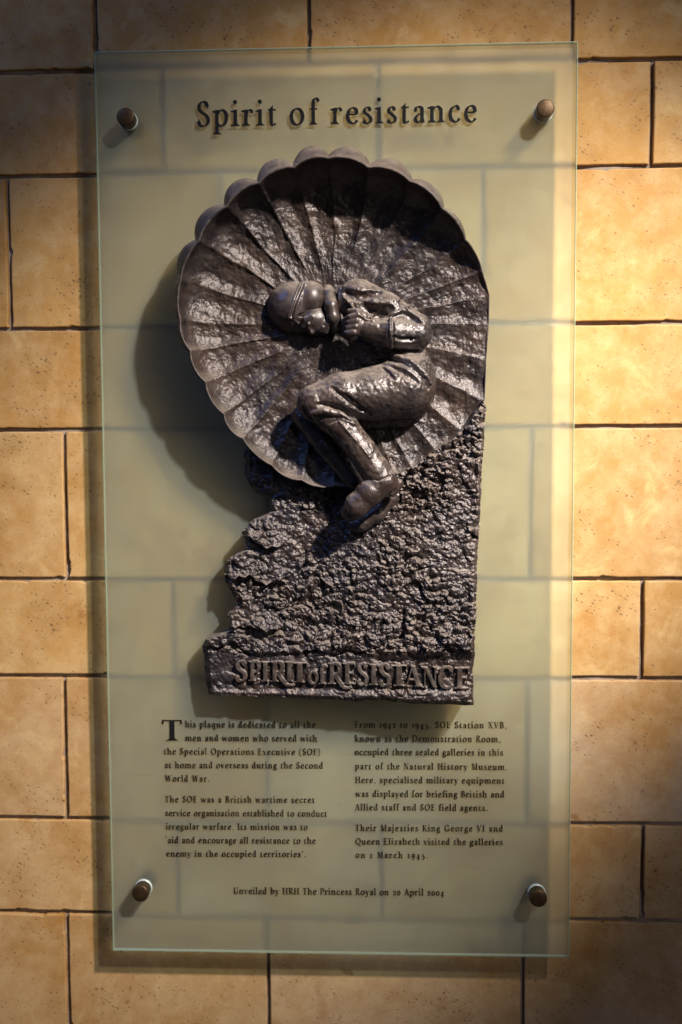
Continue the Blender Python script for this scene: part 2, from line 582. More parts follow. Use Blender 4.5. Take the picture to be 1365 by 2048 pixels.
def glass_frost_material():
    m, nt, out = new_mat('glass_frosted_face')
    rf = node(nt, 'ShaderNodeBsdfRefraction', {'Color': (0.875, 0.975, 0.945, 1), 'Roughness': 0.56, 'IOR': 1.45})
    df = node(nt, 'ShaderNodeBsdfDiffuse', {'Color': (0.80, 0.91, 0.94, 1)})
    tl = node(nt, 'ShaderNodeBsdfTranslucent', {'Color': (0.80, 0.91, 0.94, 1)})
    a = node(nt, 'ShaderNodeMixShader', {0: 0.66, 1: df.outputs[0], 2: tl.outputs[0]})
    b = node(nt, 'ShaderNodeMixShader', {0: 0.33, 1: rf.outputs[0], 2: a.outputs[0]})
    tr = node(nt, 'ShaderNodeBsdfTransparent', {'Color': (0.92, 0.98, 0.93, 1)})
    b2 = node(nt, 'ShaderNodeMixShader', {0: 0.11, 1: b.outputs[0], 2: tr.outputs[0]})
    nt.links.new(b2.outputs[0], out.inputs[0])
    return m


def glass_edge_material():
    m, nt, out = new_mat('glass_edge')
    df = node(nt, 'ShaderNodeBsdfDiffuse', {'Color': (0.60, 0.74, 0.62, 1)})
    tl = node(nt, 'ShaderNodeBsdfTranslucent', {'Color': (0.62, 0.76, 0.64, 1)})
    tr = node(nt, 'ShaderNodeBsdfTransparent', {'Color': (0.76, 0.90, 0.82, 1)})
    gl = node(nt, 'ShaderNodeBsdfGlossy', {'Color': (0.8, 0.95, 0.9, 1), 'Roughness': 0.25})
    a = node(nt, 'ShaderNodeMixShader', {0: 0.5, 1: df.outputs[0], 2: tl.outputs[0]})
    b = node(nt, 'ShaderNodeMixShader', {0: 0.45, 1: a.outputs[0], 2: tr.outputs[0]})
    c = node(nt, 'ShaderNodeMixShader', {0: 0.15, 1: b.outputs[0], 2: gl.outputs[0]})
    nt.links.new(c.outputs[0], out.inputs[0])
    return m


def simple_mat(name, col, rough=0.4, metal=0.0, noise=0.0, scale=200.0, spec=0.5):
    m, nt, out = new_mat(name)
    tc = node(nt, 'ShaderNodeTexCoord')
    n1 = node(nt, 'ShaderNodeTexNoise', {'Vector': tc.outputs['Object'], 'Scale': scale, 'Detail': 5.0})
    dark = tuple(c * (1 - noise) for c in col)
    lite = tuple(min(1, c * (1 + noise)) for c in col)
    c = mix(nt, ramp(nt, n1.outputs[0], [(0.3, 0.0), (0.7, 1.0)]), dark, lite)
    bs = node(nt, 'ShaderNodeBsdfPrincipled', {'Base Color': c, 'Roughness': rough, 'Metallic': metal, 'Specular IOR Level': spec})
    nt.links.new(bs.outputs[0], out.inputs[0])
    return m


TERRACOTTA, MORTAR = wall_material(), mortar_material()
GLASS_F, GLASS_B, GLASS_E = glass_front_material(), glass_frost_material(), glass_edge_material()
INK = simple_mat('black_enamel', (0.010, 0.010, 0.012), 0.22, spec=0.5)
PEG = simple_mat('brown_bronze', (0.062, 0.036, 0.018), 0.5, 0.7, 0.35, 260)
PEG_SIDE = simple_mat('dark_bronze', (0.085, 0.06, 0.035), 0.4, 0.8, 0.3, 260)
COLLAR = simple_mat('clear_plastic_collar', (0.42, 0.49, 0.51), 0.4, 0.0, 0.05)

# ------------------------------------------------------------------ wall of terracotta blocks
WALL_Y, GLASS_T = 0.040, 0.0065
rng = random.Random(11)
CZ = [1.000, 0.795, 0.590, 0.4535, 0.2500, 0.1133, -0.0917, -0.2272, -0.4292, -0.5651, -0.767, -0.905, -1.10]
CJ = [[-0.230, 0.057, 0.414], [-0.319, -0.0345, 0.3093], [-0.229, 0.0567, 0.4140], [-0.4435, -0.155, 0.1940],
      [-0.125, 0.160], [-0.3735, -0.094, 0.2590], [-0.2253, 0.057, 0.4105], [-0.3815, -0.0995, 0.2562], [-0.2250, 0.0575, 0.4160],
      [-0.386, -0.1010, 0.2535], [-0.226, 0.058, 0.412], [-0.384, -0.10, 0.254]]
XL, XR = -1.15, 1.25
verts, faces, tones = [], [], []


def block(x0, x1, z0, z1, tone):
    j = 0.0029
    x0, x1, z0, z1 = x0 + j, x1 - j, z0 + j, z1 - j
    y = WALL_Y + rng.uniform(-0.0007, 0.0007)
    st = 0.005

    def side(a, b):
        n = max(3, int(abs(b - a) / st))
        return [a + (b - a) * i / n for i in range(n)]
    ring = [(x, z0, 0, 1) for x in side(x0, x1)] + [(x1, z, -1, 0) for z in side(z0, z1)] + \
           [(x, z1, 0, -1) for x in side(x1, x0)] + [(x0, z, 1, 0) for z in side(z1, z0)]
    n = len(ring)
    b0 = len(verts)
    wob = []
    v, chip = 0.0, 0.0
    for i in range(n):
        v = v * 0.85 + rng.uniform(-0.00022, 0.00022)
        chip = chip * 0.5
        if rng.random() < 0.03:
            chip = rng.uniform(0.0008, 0.0026)
        wob.append(v + chip)
    for inset, dy in ((0.0, 0.045), (0.0, 0.0014), (0.0005, 0.0004), (0.0016, 0.0)):
        for i, (x, z, nx, nz) in enumerate(ring):
            k = inset + wob[i]
            # corners move along both axes
            verts.append((x + (nx * k), y + dy, z + (nz * k)))
    for l in range(3):
        for i in range(n):
            a, b = b0 + l * n + i, b0 + l * n + (i + 1) % n
            faces.append((a, b, b + n, a + n))
            tones.append(tone)
    faces.append(tuple(b0 + 3 * n + i for i in range(n)))
    tones.append(tone)


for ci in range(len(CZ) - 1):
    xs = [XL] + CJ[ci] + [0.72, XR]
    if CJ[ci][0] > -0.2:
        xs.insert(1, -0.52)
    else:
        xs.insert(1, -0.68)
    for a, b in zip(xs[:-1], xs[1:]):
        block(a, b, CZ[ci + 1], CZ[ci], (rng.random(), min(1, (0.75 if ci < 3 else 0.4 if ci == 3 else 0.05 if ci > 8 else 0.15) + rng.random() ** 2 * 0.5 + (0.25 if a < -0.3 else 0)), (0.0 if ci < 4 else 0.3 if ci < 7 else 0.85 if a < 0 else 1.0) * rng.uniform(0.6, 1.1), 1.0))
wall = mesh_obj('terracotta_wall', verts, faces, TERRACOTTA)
ca = wall.data.color_attributes.new('tone', 'FLOAT_COLOR', 'CORNER')
buf = np.concatenate([np.tile(np.array(t, dtype=np.float32), (len(f), 1)) for t, f in zip(tones, faces)])
ca.data.foreach_set('color', buf.ravel())
tag(wall, 'buff terracotta block wall with pale mortar joints behind the glass panel', 'wall')
# mortar: an uneven recessed sheet
nx, nz = 460, 440
gx, gz = np.meshgrid(np.linspace(XL, XR, nx), np.linspace(-1.1, 1.0, nz), indexing='ij')
gy = WALL_Y + 0.0062 + 0.0034 * fbm(gx * 14, gz * 14, 5, 3)
ii = np.arange(nx * nz).reshape(nx, nz)
mq = np.stack([ii[:-1, :-1], ii[1:, :-1], ii[1:, 1:], ii[:-1, 1:]], -1).reshape(-1, 4)
mesh_obj('mortar', np.stack([gx.ravel(), gy.ravel(), gz.ravel()], 1), mq, MORTAR, wall, smooth=True)

# ------------------------------------------------------------------ glass panel
GW, GH = 0.620, 1.1983
panel = empty('glass_panel', (0, 0.005, 0), 'tall frosted glass panel held off the wall by four pegs, carrying black lettering', 'glass panel')
x0, x1, z0, z1, c = -GW / 2, GW / 2, -GH / 2, GH / 2, 0.0012
V = []
for (ins, y) in ((c, 0.0), (0, c), (0, GLASS_T - c), (c, GLASS_T)):
    V += [(x0 + ins, y, z0 + ins), (x1 - ins, y, z0 + ins), (x1 - ins, y, z1 - ins), (x0 + ins, y, z1 - ins)]
Fc = [(0, 1, 2, 3)]
for l in range(3):
    for i in range(4):
        j2 = (i + 1) % 4
        Fc.append((l * 4 + j2, l * 4 + i, l * 4 + 4 + i, l * 4 + 4 + j2))
Fc.append((12, 13, 14, 15))               # etched back face
pane = mesh_obj('glass_pane', V, Fc, GLASS_F, panel)
pane.data.materials.append(GLASS_E)
pane.data.materials.append(GLASS_B)
for p in pane.data.polygons:
    p.material_index = 0 if p.index == 0 else (2 if p.index == len(Fc) - 1 else 1)

# ------------------------------------------------------------------ standoff pegs
def lathe(name, c, prof, mat, parent, seg=48):
    """prof: (radius, y) pairs from the viewer's side towards the wall."""
    vs, fs = [], []
    for r, y in prof:
        for i in range(seg):
            a = 2 * math.pi * i / seg
            vs.append((c[0] + r * math.cos(a), y, c[2] + r * math.sin(a)))
    for l in range(len(prof) - 1):
        for i in range(seg):
            a, b = l * seg + i, l * seg + (i + 1) % seg
            fs.append((b, a, a + seg, b + seg))
    fs.append(tuple(range(seg)))
    fs.append(tuple(reversed(range((len(prof) - 1) * seg, len(prof) * seg))))
    o = mesh_obj(name, vs, fs, mat, parent)
    for p in o.data.polygons:
        p.use_smooth = len(p.vertices) == 4
    o.data.set_sharp_from_angle(angle=math.radians(40))
    return o


for (px, py, lab) in ((258.7, 243, 'brown bronze standoff peg to the left of the title lettering'),
                      (1086.4, 226.7, 'brown bronze standoff peg to the right of the title lettering'),
                      (288.0, 1774.8, 'brown bronze standoff peg to the left of the bottom line of lettering'),
                      (1073.2, 1784.6, 'brown bronze standoff peg to the right of the bottom line of lettering')):
    c0 = at(px, py, 0)
    pg = empty('standoff_peg', (c0[0], 0, c0[2]), lab, 'standoff peg', 'bronze pegs holding the glass off the wall')
    lathe('cap', c0, [(0.0095, -0.0212), (0.0107, -0.0206), (0.0112, -0.0198), (0.0112, -0.0192)], PEG, pg)
    lathe('shaft', c0, [(0.0110, -0.01915), (0.0110, -0.0046)], PEG_SIDE, pg)
    lathe('collar', c0, [(0.0112, -0.0045), (0.0120, -0.0038), (0.0120, -0.0006)], COLLAR, pg)
    lathe('spacer', c0, [(0.0110, GLASS_T + 0.0006), (0.0110, WALL_Y - 0.001)], PEG_SIDE, pg)

# ------------------------------------------------------------------ lettering: a broad-nib serif face
XH = 0.655


class Glyphs:
    def __init__(self, stem=0.15, hair=0.052):
        self.s, self.h = stem, hair

    def pen(self, dx, dy):
        a = math.atan2(dy, dx) - math.radians(18)
        return self.h + (self.s * 1.06 - self.h) * abs(math.sin(a)) ** 1.35

    def curve(self, pts, closed=False, k=1.0):
        P_ = [np.array(p, float) for p in pts]
        n = len(P_)
        out = []
        rngs = range(n) if closed else range(n - 1)
        for i in rngs:
            p0 = P_[(i - 1) % n] if closed or i > 0 else P_[0] * 2 - P_[1]
            p1, p2 = P_[i], P_[(i + 1) % n]
            p3 = P_[(i + 2) % n] if closed or i + 2 < n else P_[-1] * 2 - P_[-2]
            for t in np.linspace(0, 1, 8, endpoint=False):
                out.append(0.5 * ((2 * p1) + (-p0 + p2) * t + (2 * p0 - 5 * p1 + 4 * p2 - p3) * t * t +
                                  (-p0 + 3 * p1 - 3 * p2 + p3) * t ** 3))
        if not closed:
            out.append(P_[-1])
        m = len(out)
        L, R = [], []
        for i in range(m):
            a = out[(i - 1) % m] if closed or i > 0 else out[0]
            b = out[(i + 1) % m] if closed or i < m - 1 else out[-1]
            d = b - a
            d = d / max(np.hypot(*d), 1e-9)
            wd = self.pen(*d) * k / 2
            nrm = np.array([-d[1], d[0]])
            L.append(out[i] + nrm * wd)
            R.append(out[i] - nrm * wd)
        polys = []
        for i in range(m if closed else m - 1):
            j = (i + 1) % m
            polys.append([L[i], R[i], R[j], L[j]])
        return polys

    def diag(self, x0, y0, x1, y1, wd):
        # slanted stroke cut level at both ends
        return [[(x0 - wd / 2, y0), (x0 + wd / 2, y0), (x1 + wd / 2, y1), (x1 - wd / 2, y1)]]

    def stem(self, x, y0, y1):
        s = self.s / 2
        return [[(x - s, y0), (x + s, y0), (x + s, y1), (x - s, y1)]]

    def foot(self, x, y=0.0, up=1, wl=0.10, wr=0.10, s=None):
        s = (self.s if s is None else s) / 2
        t = 0.045 * up
        return [[(x - s - wl, y), (x + s + wr, y), (x + s + wr, y + t), (x - s - wl, y + t)],
                [(x - s - wl * 0.5, y + t), (x + s + wr * 0.5, y + t), (x + s, y + t * 2.6), (x - s, y + t * 2.6)]]

    def flag(self, x, y):
        s = self.s / 2
        return [[(x - s - 0.12, y - 0.10), (x - s, y - 0.13), (x + s, y), (x - s + 0.02, y - 0.02), (x - s - 0.12, y - 0.06)]]

    def bar(self, x0, x1, y, t=None):
        t = t or self.h * 1.05
        return [[(x0, y - t / 2), (x1, y - t / 2), (x1, y + t / 2), (x0, y + t / 2)]]

    def dot(self, x, y, r):
        return [[(x + r * math.cos(a), y + r * math.sin(a)) for a in np.linspace(0, 2 * math.pi, 16, endpoint=False)]]

    def tick(self, x, y0, y1, t=0.05):
        return [[(x - t / 2, y0), (x + t / 2, y0), (x + t * 0.3, y1), (x - t * 0.3, y1)]]

    def glyph(self, ch):
        s, X = self.s, XH
        g, A = [], 0.5
        C, St, Fo, Fl, D, B = self.curve, self.stem, self.foot, self.flag, self.diag, self.bar
        hs = s / 2

        def o_ring(cx, rx, y0, y1):
            cy, ry = (y0 + y1) / 2, (y1 - y0) / 2
            return C([(cx + rx * math.cos(a) - 0.0, cy + ry * math.sin(a)) for a in np.linspace(0, 2 * math.pi, 12, endpoint=False)], True)

        def arch(xl, xr):
            return C([(xl, X * 0.72), (xl + 0.10, X * 0.90), (xl + (xr - xl) * 0.62, X - 0.02), (xr - 0.012, X * 0.80), (xr, X * 0.60)]) + St(xr, 0, X * 0.64) + Fo(xr, wl=0.07, wr=0.09)
        if ch == ' ':
            return [], 0.30
        if ch == 'a':
            g = C([(0.09, X * 0.76), (0.13, X * 0.92), (0.24, X - 0.015), (0.35, X * 0.88), (0.365, X * 0.66)]) + St(0.365, 0.10, X * 0.70)
            g += C([(0.365, X * 0.58), (0.22, X * 0.50), (0.10, X * 0.30), (0.115, X * 0.12), (0.20, 0.02), (0.30, 0.06), (0.365, 0.13)])
            g += C([(0.365, 0.14), (0.40, 0.035), (0.47, 0.05)]) + self.dot(0.095, X * 0.77, s * 0.46)
            A = 0.50
        elif ch in 'bdpq':
            if ch in 'bp':
                st, bx = 0.13, 0.37
                ring = C([(st, X * 0.72), (0.24, X * 0.93), (0.36, X - 0.01), (0.50, X * 0.80), (0.53, X * 0.48), (0.47, X * 0.18), (0.33, 0.015), (0.21, 0.03), (st, 0.10)])
                A = 0.62
            else:
                st = 0.46
                ring = C([(st, X * 0.86), (0.36, X * 0.97), (0.25, X - 0.01), (0.11, X * 0.78), (0.075, X * 0.46), (0.12, X * 0.17), (0.25, 0.015), (0.36, 0.06), (st, 0.16)])
                A = 0.60
            g = ring
            if ch == 'b':
                g += St(st, 0.04, 1.06) + Fl(st, 1.08)
            if ch == 'd':
                g += St(st, 0.03, 1.06) + Fl(st, 1.08) + C([(st, 0.07), (st + 0.05, 0.02), (st + 0.13, 0.05)], k=0.8)
            if ch == 'p':
                g += St(st, -0.31, X) + Fl(st, X + 0.01) + Fo(st, -0.33)
            if ch == 'q':
                g += St(st, -0.31, X) + Fo(st, -0.33)
        elif ch == 'c':
            g = C([(0.42, X * 0.80), (0.36, X * 0.95), (0.27, X - 0.01), (0.12, X * 0.80), (0.075, X * 0.46), (0.13, X * 0.16), (0.27, 0.015), (0.38, 0.05), (0.46, 0.15)]) + self.dot(0.41, X * 0.80, s * 0.42)
            A = 0.50
        elif ch == 'e':
            g = C([(0.09, X * 0.57), (0.46, X * 0.60)]) + C([(0.445, X * 0.60), (0.42, X * 0.86), (0.28, X - 0.012), (0.13, X * 0.82), (0.075, X * 0.47), (0.13, X * 0.17), (0.27, 0.015), (0.39, 0.05), (0.47, 0.15)])
            A = 0.53
        elif ch == 'f':
            g = St(0.16, 0, 0.86) + Fo(0.16) + C([(0.16, 0.84), (0.185, 0.99), (0.27, 1.05), (0.36, 1.02)]) + self.dot(0.36, 0.985, s * 0.48) + B(0.02, 0.33, X - 0.025, 0.06)
            A = 0.34
        elif ch == 'g':
            g = o_ring(0.25, 0.155, X * 0.38, X - 0.01) + C([(0.13, X * 0.42), (0.09, X * 0.22), (0.16, 0.10), (0.34, 0.06), (0.45, -0.04), (0.43, -0.20), (0.28, -0.29), (0.12, -0.25), (0.06, -0.14), (0.13, 0.0), (0.20, 0.07)]) + C([(0.35, X * 0.92), (0.42, X * 0.98), (0.50, X - 0.03)])
            A = 0.52
        elif ch in 'hnmr':
            st = 0.13
            top = 1.06 if ch == 'h' else X
            g = St(st, 0, top) + Fl(st, top + 0.012) + Fo(st)
            A = 0.66
            if ch == 'r':
                g += C([(st, X * 0.70), (0.20, X * 0.90), (0.29, X - 0.02), (0.37, X * 0.93)]) + self.dot(0.37, X * 0.87, s * 0.48)
                A = 0.44
            else:
                g += arch(st, 0.50)
                if ch == 'm':
                    g += arch(0.50, 0.87)
                    A = 1.02
        elif ch in 'ij':
            g = St(0.13, 0 if ch == 'i' else -0.10, X) + Fl(0.13, X + 0.012) + self.dot(0.125, 0.965, s * 0.58)
            if ch == 'i':
                g += Fo(0.13)
            else:
                g += C([(0.13, -0.06), (0.11, -0.22), (0.02, -0.30), (-0.06, -0.28)])
            A = 0.29
        elif ch == 'k':
            g = St(0.13, 0, 1.06) + Fl(0.13, 1.07) + Fo(0.13) + D(0.20, X * 0.47, 0.43, X, 0.07) + D(0.50, 0, 0.27, X * 0.55, s) + self.foot(0.50, wl=0.06, wr=0.08) + self.foot(0.43, X, -1, 0.08, 0.06, 0.06)
            A = 0.60
        elif ch == 'l':
            g = St(0.13, 0, 1.06) + Fl(0.13, 1.075) + Fo(0.13)
            A = 0.28
        elif ch == 'o':
            g = o_ring(0.30, 0.235, 0.005, X - 0.005)
            A = 0.60
        elif ch == 's':
            g = C([(0.33, X * 0.80), (0.28, X * 0.95), (0.19, X - 0.01), (0.10, X * 0.86), (0.11, X * 0.68), (0.25, X * 0.50), (0.35, X * 0.32), (0.34, X * 0.12), (0.22, 0.012), (0.11, 0.04), (0.06, X * 0.20)], k=0.95)
            g += self.tick(0.335, X * 0.74, X * 0.97) + self.tick(0.06, X * 0.30, 0.03)
            A = 0.43
        elif ch == 't':
            g = St(0.15, 0.10, X + 0.02) + C([(0.15, 0.13), (0.18, 0.03), (0.26, 0.02), (0.35, 0.08)]) + B(0.02, 0.35, X - 0.025, 0.06) + [[(0.03, X - 0.05), (0.15 + hs, X - 0.05), (0.15 + hs, X + 0.17), (0.15, X + 0.08)]]
            A = 0.38
        elif ch == 'u':
            g = St(0.13, 0.18, X) + Fl(0.13, X + 0.01) + C([(0.13, 0.22), (0.16, 0.06), (0.27, 0.015), (0.38, 0.07), (0.48, 0.17)]) + St(0.49, 0.03, X) + Fl(0.49, X + 0.01) + C([(0.49, 0.07), (0.54, 0.02), (0.61, 0.05)], k=0.8)
            A = 0.64
        elif ch in 'vy':
            g = D(0.27, 0, 0.08, X, s) + D(0.27 if ch == 'v' else 0.27, 0, 0.47, X, 0.06) + self.foot(0.08, X, -1, 0.07, 0.06) + self.foot(0.47, X, -1, 0.07, 0.06, 0.06)
            if ch == 'y':
                g += C([(0.27, 0.02), (0.20, -0.18), (0.12, -0.29), (0.04, -0.28)], k=0.7) + self.dot(0.05, -0.26, s * 0.4)
            A = 0.53
        elif ch == 'w':
            g = D(0.24, 0, 0.08, X, s) + D(0.24, 0, 0.42, X, 0.06) + D(0.58, 0, 0.42, X, s) + D(0.58, 0, 0.76, X, 0.06) + self.foot(0.08, X, -1, 0.06, 0.06) + self.foot(0.76, X, -1, 0.07, 0.06, 0.06)
            A = 0.82
        elif ch == 'x':
            g = D(0.44, 0, 0.09, X, s) + D(0.08, 0, 0.45, X, 0.06) + Fo(0.44, wl=0.06, wr=0.06) + self.foot(0.09, X, -1, 0.06, 0.06) + Fo(0.08, wl=0.06, wr=0.06, s=0.06) + self.foot(0.45, X, -1, 0.06, 0.06, 0.06)
            A = 0.53
        elif ch == 'z':
            g = B(0.05, 0.43, X - 0.03, 0.06) + B(0.05, 0.45, 0.03, 0.06) + D(0.11, 0.03, 0.38, X - 0.03, s) + self.tick(0.06, X - 0.15, X) + self.tick(0.44, 0.16, 0)
            A = 0.49
        elif ch == 'A':
            g = D(0.62, 0, 0.38, 1.0, s) + D(0.10, 0, 0.36, 0.98, 0.065) + B(0.19, 0.54, 0.33) + Fo(0.62, wl=0.07, wr=0.08) + Fo(0.10, wl=0.07, wr=0.08, s=0.065)
            A = 0.74
        elif ch in 'BPRDEFHKILMNTUVWXY':
            st = 0.15
            if ch not in 'MNTUVWXY':
                g = St(st, 0, 1) + Fo(st) + self.foot(st, 1, -1)
            if ch == 'B':
                g += C([(st, 0.975), (0.34, 0.97), (0.46, 0.86), (0.46, 0.66), (0.34, 0.55), (st, 0.53)]) + C([(st, 0.53), (0.40, 0.51), (0.54, 0.38), (0.53, 0.16), (0.38, 0.03), (st, 0.025)])
                A = 0.63
            if ch == 'P':
                g += C([(st, 0.975), (0.36, 0.97), (0.50, 0.85), (0.50, 0.62), (0.37, 0.48), (st + 0.06, 0.46)])
                A = 0.57
            if ch == 'R':
                g += C([(st, 0.975), (0.35, 0.97), (0.48, 0.86), (0.48, 0.65), (0.36, 0.53), (st, 0.51)]) + D(0.60, 0, 0.31, 0.54, s) + self.foot(0.62, wl=0.0, wr=0.10, s=s * 0.6)
                A = 0.67
            if ch == 'D':
                g += C([(st, 0.975), (0.38, 0.97), (0.60, 0.84), (0.68, 0.52), (0.60, 0.17), (0.38, 0.03), (st, 0.025)])
                A = 0.78
            if ch in 'EF':
                g += B(st, 0.50, 0.975) + B(st, 0.42, 0.52) + self.tick(0.50, 0.80, 1.0) + self.tick(0.42, 0.42, 0.62, 0.06)
                A = 0.54
                if ch == 'E':
                    g += B(st, 0.53, 0.025) + self.tick(0.53, 0.22, 0.0)
                    A = 0.58
            if ch == 'L':
                g += B(st, 0.50, 0.025) + self.tick(0.50, 0.22, 0.0)
                A = 0.54
            if ch == 'H':
                g += St(0.64, 0, 1) + Fo(0.64) + self.foot(0.64, 1, -1) + B(st, 0.64, 0.52)
                A = 0.79
            if ch == 'I':
                A = 0.31
            if ch == 'K':
                g += D(0.22, 0.50, 0.54, 1.0, 0.065) + D(0.62, 0, 0.27, 0.55, s) + Fo(0.62, wl=0.06) + self.foot(0.54, 1, -1, 0.07, 0.06, 0.06)
                A = 0.70
            if ch == 'M':
                g = D(0.12, 0, 0.17, 1, 0.065) + D(0.45, 0.0, 0.19, 1, s) + D(0.45, 0.0, 0.74, 1, 0.065) + D(0.80, 0, 0.74, 1, s) + Fo(0.12, s=0.06) + Fo(0.80) + self.foot(0.16, 1, -1, 0.08, 0.0) + self.foot(0.76, 1, -1, 0.0, 0.08)
                A = 0.93
            if ch == 'N':
                g = D(0.13, 0, 0.13, 1, 0.065) + D(0.62, 0, 0.15, 1, s) + D(0.63, 0, 0.63, 1, 0.065) + Fo(0.13, s=0.06) + self.foot(0.13, 1, -1, 0.09, 0) + self.foot(0.63, 1, -1, s=0.06)
                A = 0.76
            if ch == 'T':
                g = St(0.32, 0, 0.98) + Fo(0.32) + B(0.04, 0.60, 0.97, 0.06) + self.tick(0.055, 0.80, 1.01, 0.06) + self.tick(0.585, 0.80, 1.01, 0.06)
                A = 0.62
            if ch == 'U':
                g = St(0.15, 0.28, 1) + self.foot(0.15, 1, -1) + C([(0.15, 0.32), (0.18, 0.10), (0.36, 0.012), (0.54, 0.10), (0.60, 0.34)]) + D(0.60, 0.32, 0.60, 1, 0.065) + self.foot(0.60, 1, -1, s=0.06)
                A = 0.73
            if ch == 'V':
                g = D(0.35, 0, 0.11, 1, s) + D(0.35, 0, 0.60, 1, 0.065) + self.foot(0.11, 1, -1, 0.08, 0.07) + self.foot(0.60, 1, -1, 0.08, 0.07, 0.06)
                A = 0.69
            if ch == 'W':
                g = D(0.30, 0, 0.11, 1, s) + D(0.30, 0, 0.52, 1, 0.065) + D(0.71, 0, 0.52, 1, s) + D(0.71, 0, 0.93, 1, 0.065) + self.foot(0.11, 1, -1, 0.08, 0.07) + self.foot(0.93, 1, -1, 0.08, 0.07, 0.06)
                A = 1.02
            if ch == 'X':
                g = D(0.58, 0, 0.13, 1, s) + D(0.11, 0, 0.58, 1, 0.065) + Fo(0.58, wl=0.07, wr=0.07) + self.foot(0.13, 1, -1, 0.07, 0.07) + Fo(0.11, wl=0.07, wr=0.07, s=0.06) + self.foot(0.58, 1, -1, 0.07, 0.07, 0.06)
                A = 0.69
        elif ch in 'COGQ':
            if ch in 'OQ':
                g = o_ring(0.41, 0.34, 0.0, 1.0)
                if ch == 'Q':
                    g += C([(0.42, 0.02), (0.60, -0.16), (0.86, -0.24)])
                A = 0.82
            else:
                g = C([(0.66, 0.82), (0.56, 0.95), (0.42, 0.99), (0.20, 0.88), (0.09, 0.52), (0.19, 0.14), (0.42, 0.01), (0.58, 0.05), (0.69, 0.18)]) + self.tick(0.665, 0.72, 0.98)
                A = 0.74
                if ch == 'G':
                    g += St(0.66, 0.06, 0.42) + self.foot(0.66, 0.42, -1)
                    A = 0.80
        elif ch == 'S':
            g = C([(0.44, 0.80), (0.37, 0.95), (0.25, 0.99), (0.12, 0.90), (0.10, 0.72), (0.22, 0.56), (0.40, 0.42), (0.47, 0.25), (0.41, 0.08), (0.25, 0.01), (0.12, 0.06), (0.06, 0.22)])
            g += self.tick(0.45, 0.72, 0.98) + self.tick(0.06, 0.30, 0.03)
            A = 0.55
        elif ch in '0123456789':
            if ch == '0':
                g = o_ring(0.27, 0.20, 0.0, X)
                A = 0.54
            elif ch == '1':
                g = St(0.17, 0, X) + Fo(0.17) + self.foot(0.17, X, -1)
                A = 0.34
            elif ch == '2':
                g = C([(0.08, X * 0.74), (0.14, X * 0.94), (0.26, X - 0.01), (0.39, X * 0.84), (0.36, X * 0.56), (0.22, X * 0.28), (0.08, 0.05)]) + B(0.07, 0.46, 0.045, 0.09) + self.tick(0.46, 0.17, 0.0)
                A = 0.50
            elif ch == '4':
                g = D(0.36, -0.30, 0.36, X, s) + D(0.06, -0.02, 0.34, X, 0.06) + B(0.05, 0.53, -0.03, 0.075)
                A = 0.56
            elif ch == '5':
                g = D(0.11, X * 0.50, 0.16, X, 0.06) + B(0.15, 0.42, X - 0.03, 0.08) + C([(0.12, X * 0.52), (0.26, X * 0.56), (0.39, X * 0.34), (0.40, 0.0), (0.28, -0.22), (0.06, -0.30)])
                A = 0.48
            elif ch == '9':
                g = o_ring(0.26, 0.19, X * 0.20, X) + C([(0.44, X * 0.60), (0.43, 0.05), (0.30, -0.20), (0.10, -0.31)])
                A = 0.53
        elif ch == '.':
            g, A = self.dot(0.12, 0.055, 0.085), 0.26
        elif ch == ',':
            g, A = self.dot(0.12, 0.055, 0.08) + C([(0.17, 0.05), (0.15, -0.08), (0.07, -0.16)], k=0.6), 0.26
        elif ch in '\u2018\u2019':
            g = self.dot(0.11, 0.93, 0.07) + (C([(0.16, 0.93), (0.14, 0.82), (0.08, 0.76)], k=0.6) if ch == '\u2019' else C([(0.06, 0.93), (0.08, 1.03), (0.15, 1.09)], k=0.6))
            A = 0.24
        elif ch in '()':
            q = [(0.27, 1.08), (0.12, 0.75), (0.09, 0.40), (0.13, 0.05), (0.27, -0.25)]
            if ch == ')':
                q = [(0.33 - x, y) for x, y in q]
            g, A = C(q, k=0.6), 0.33
        return g, A


def set_line(G, text, kern=0.0):
    polys, x = [], 0.0
    for ch in text:
        g, adv = G.glyph(ch)
        polys += [[(px + x, py) for px, py in p] for p in g]
        x += adv + kern
    return polys


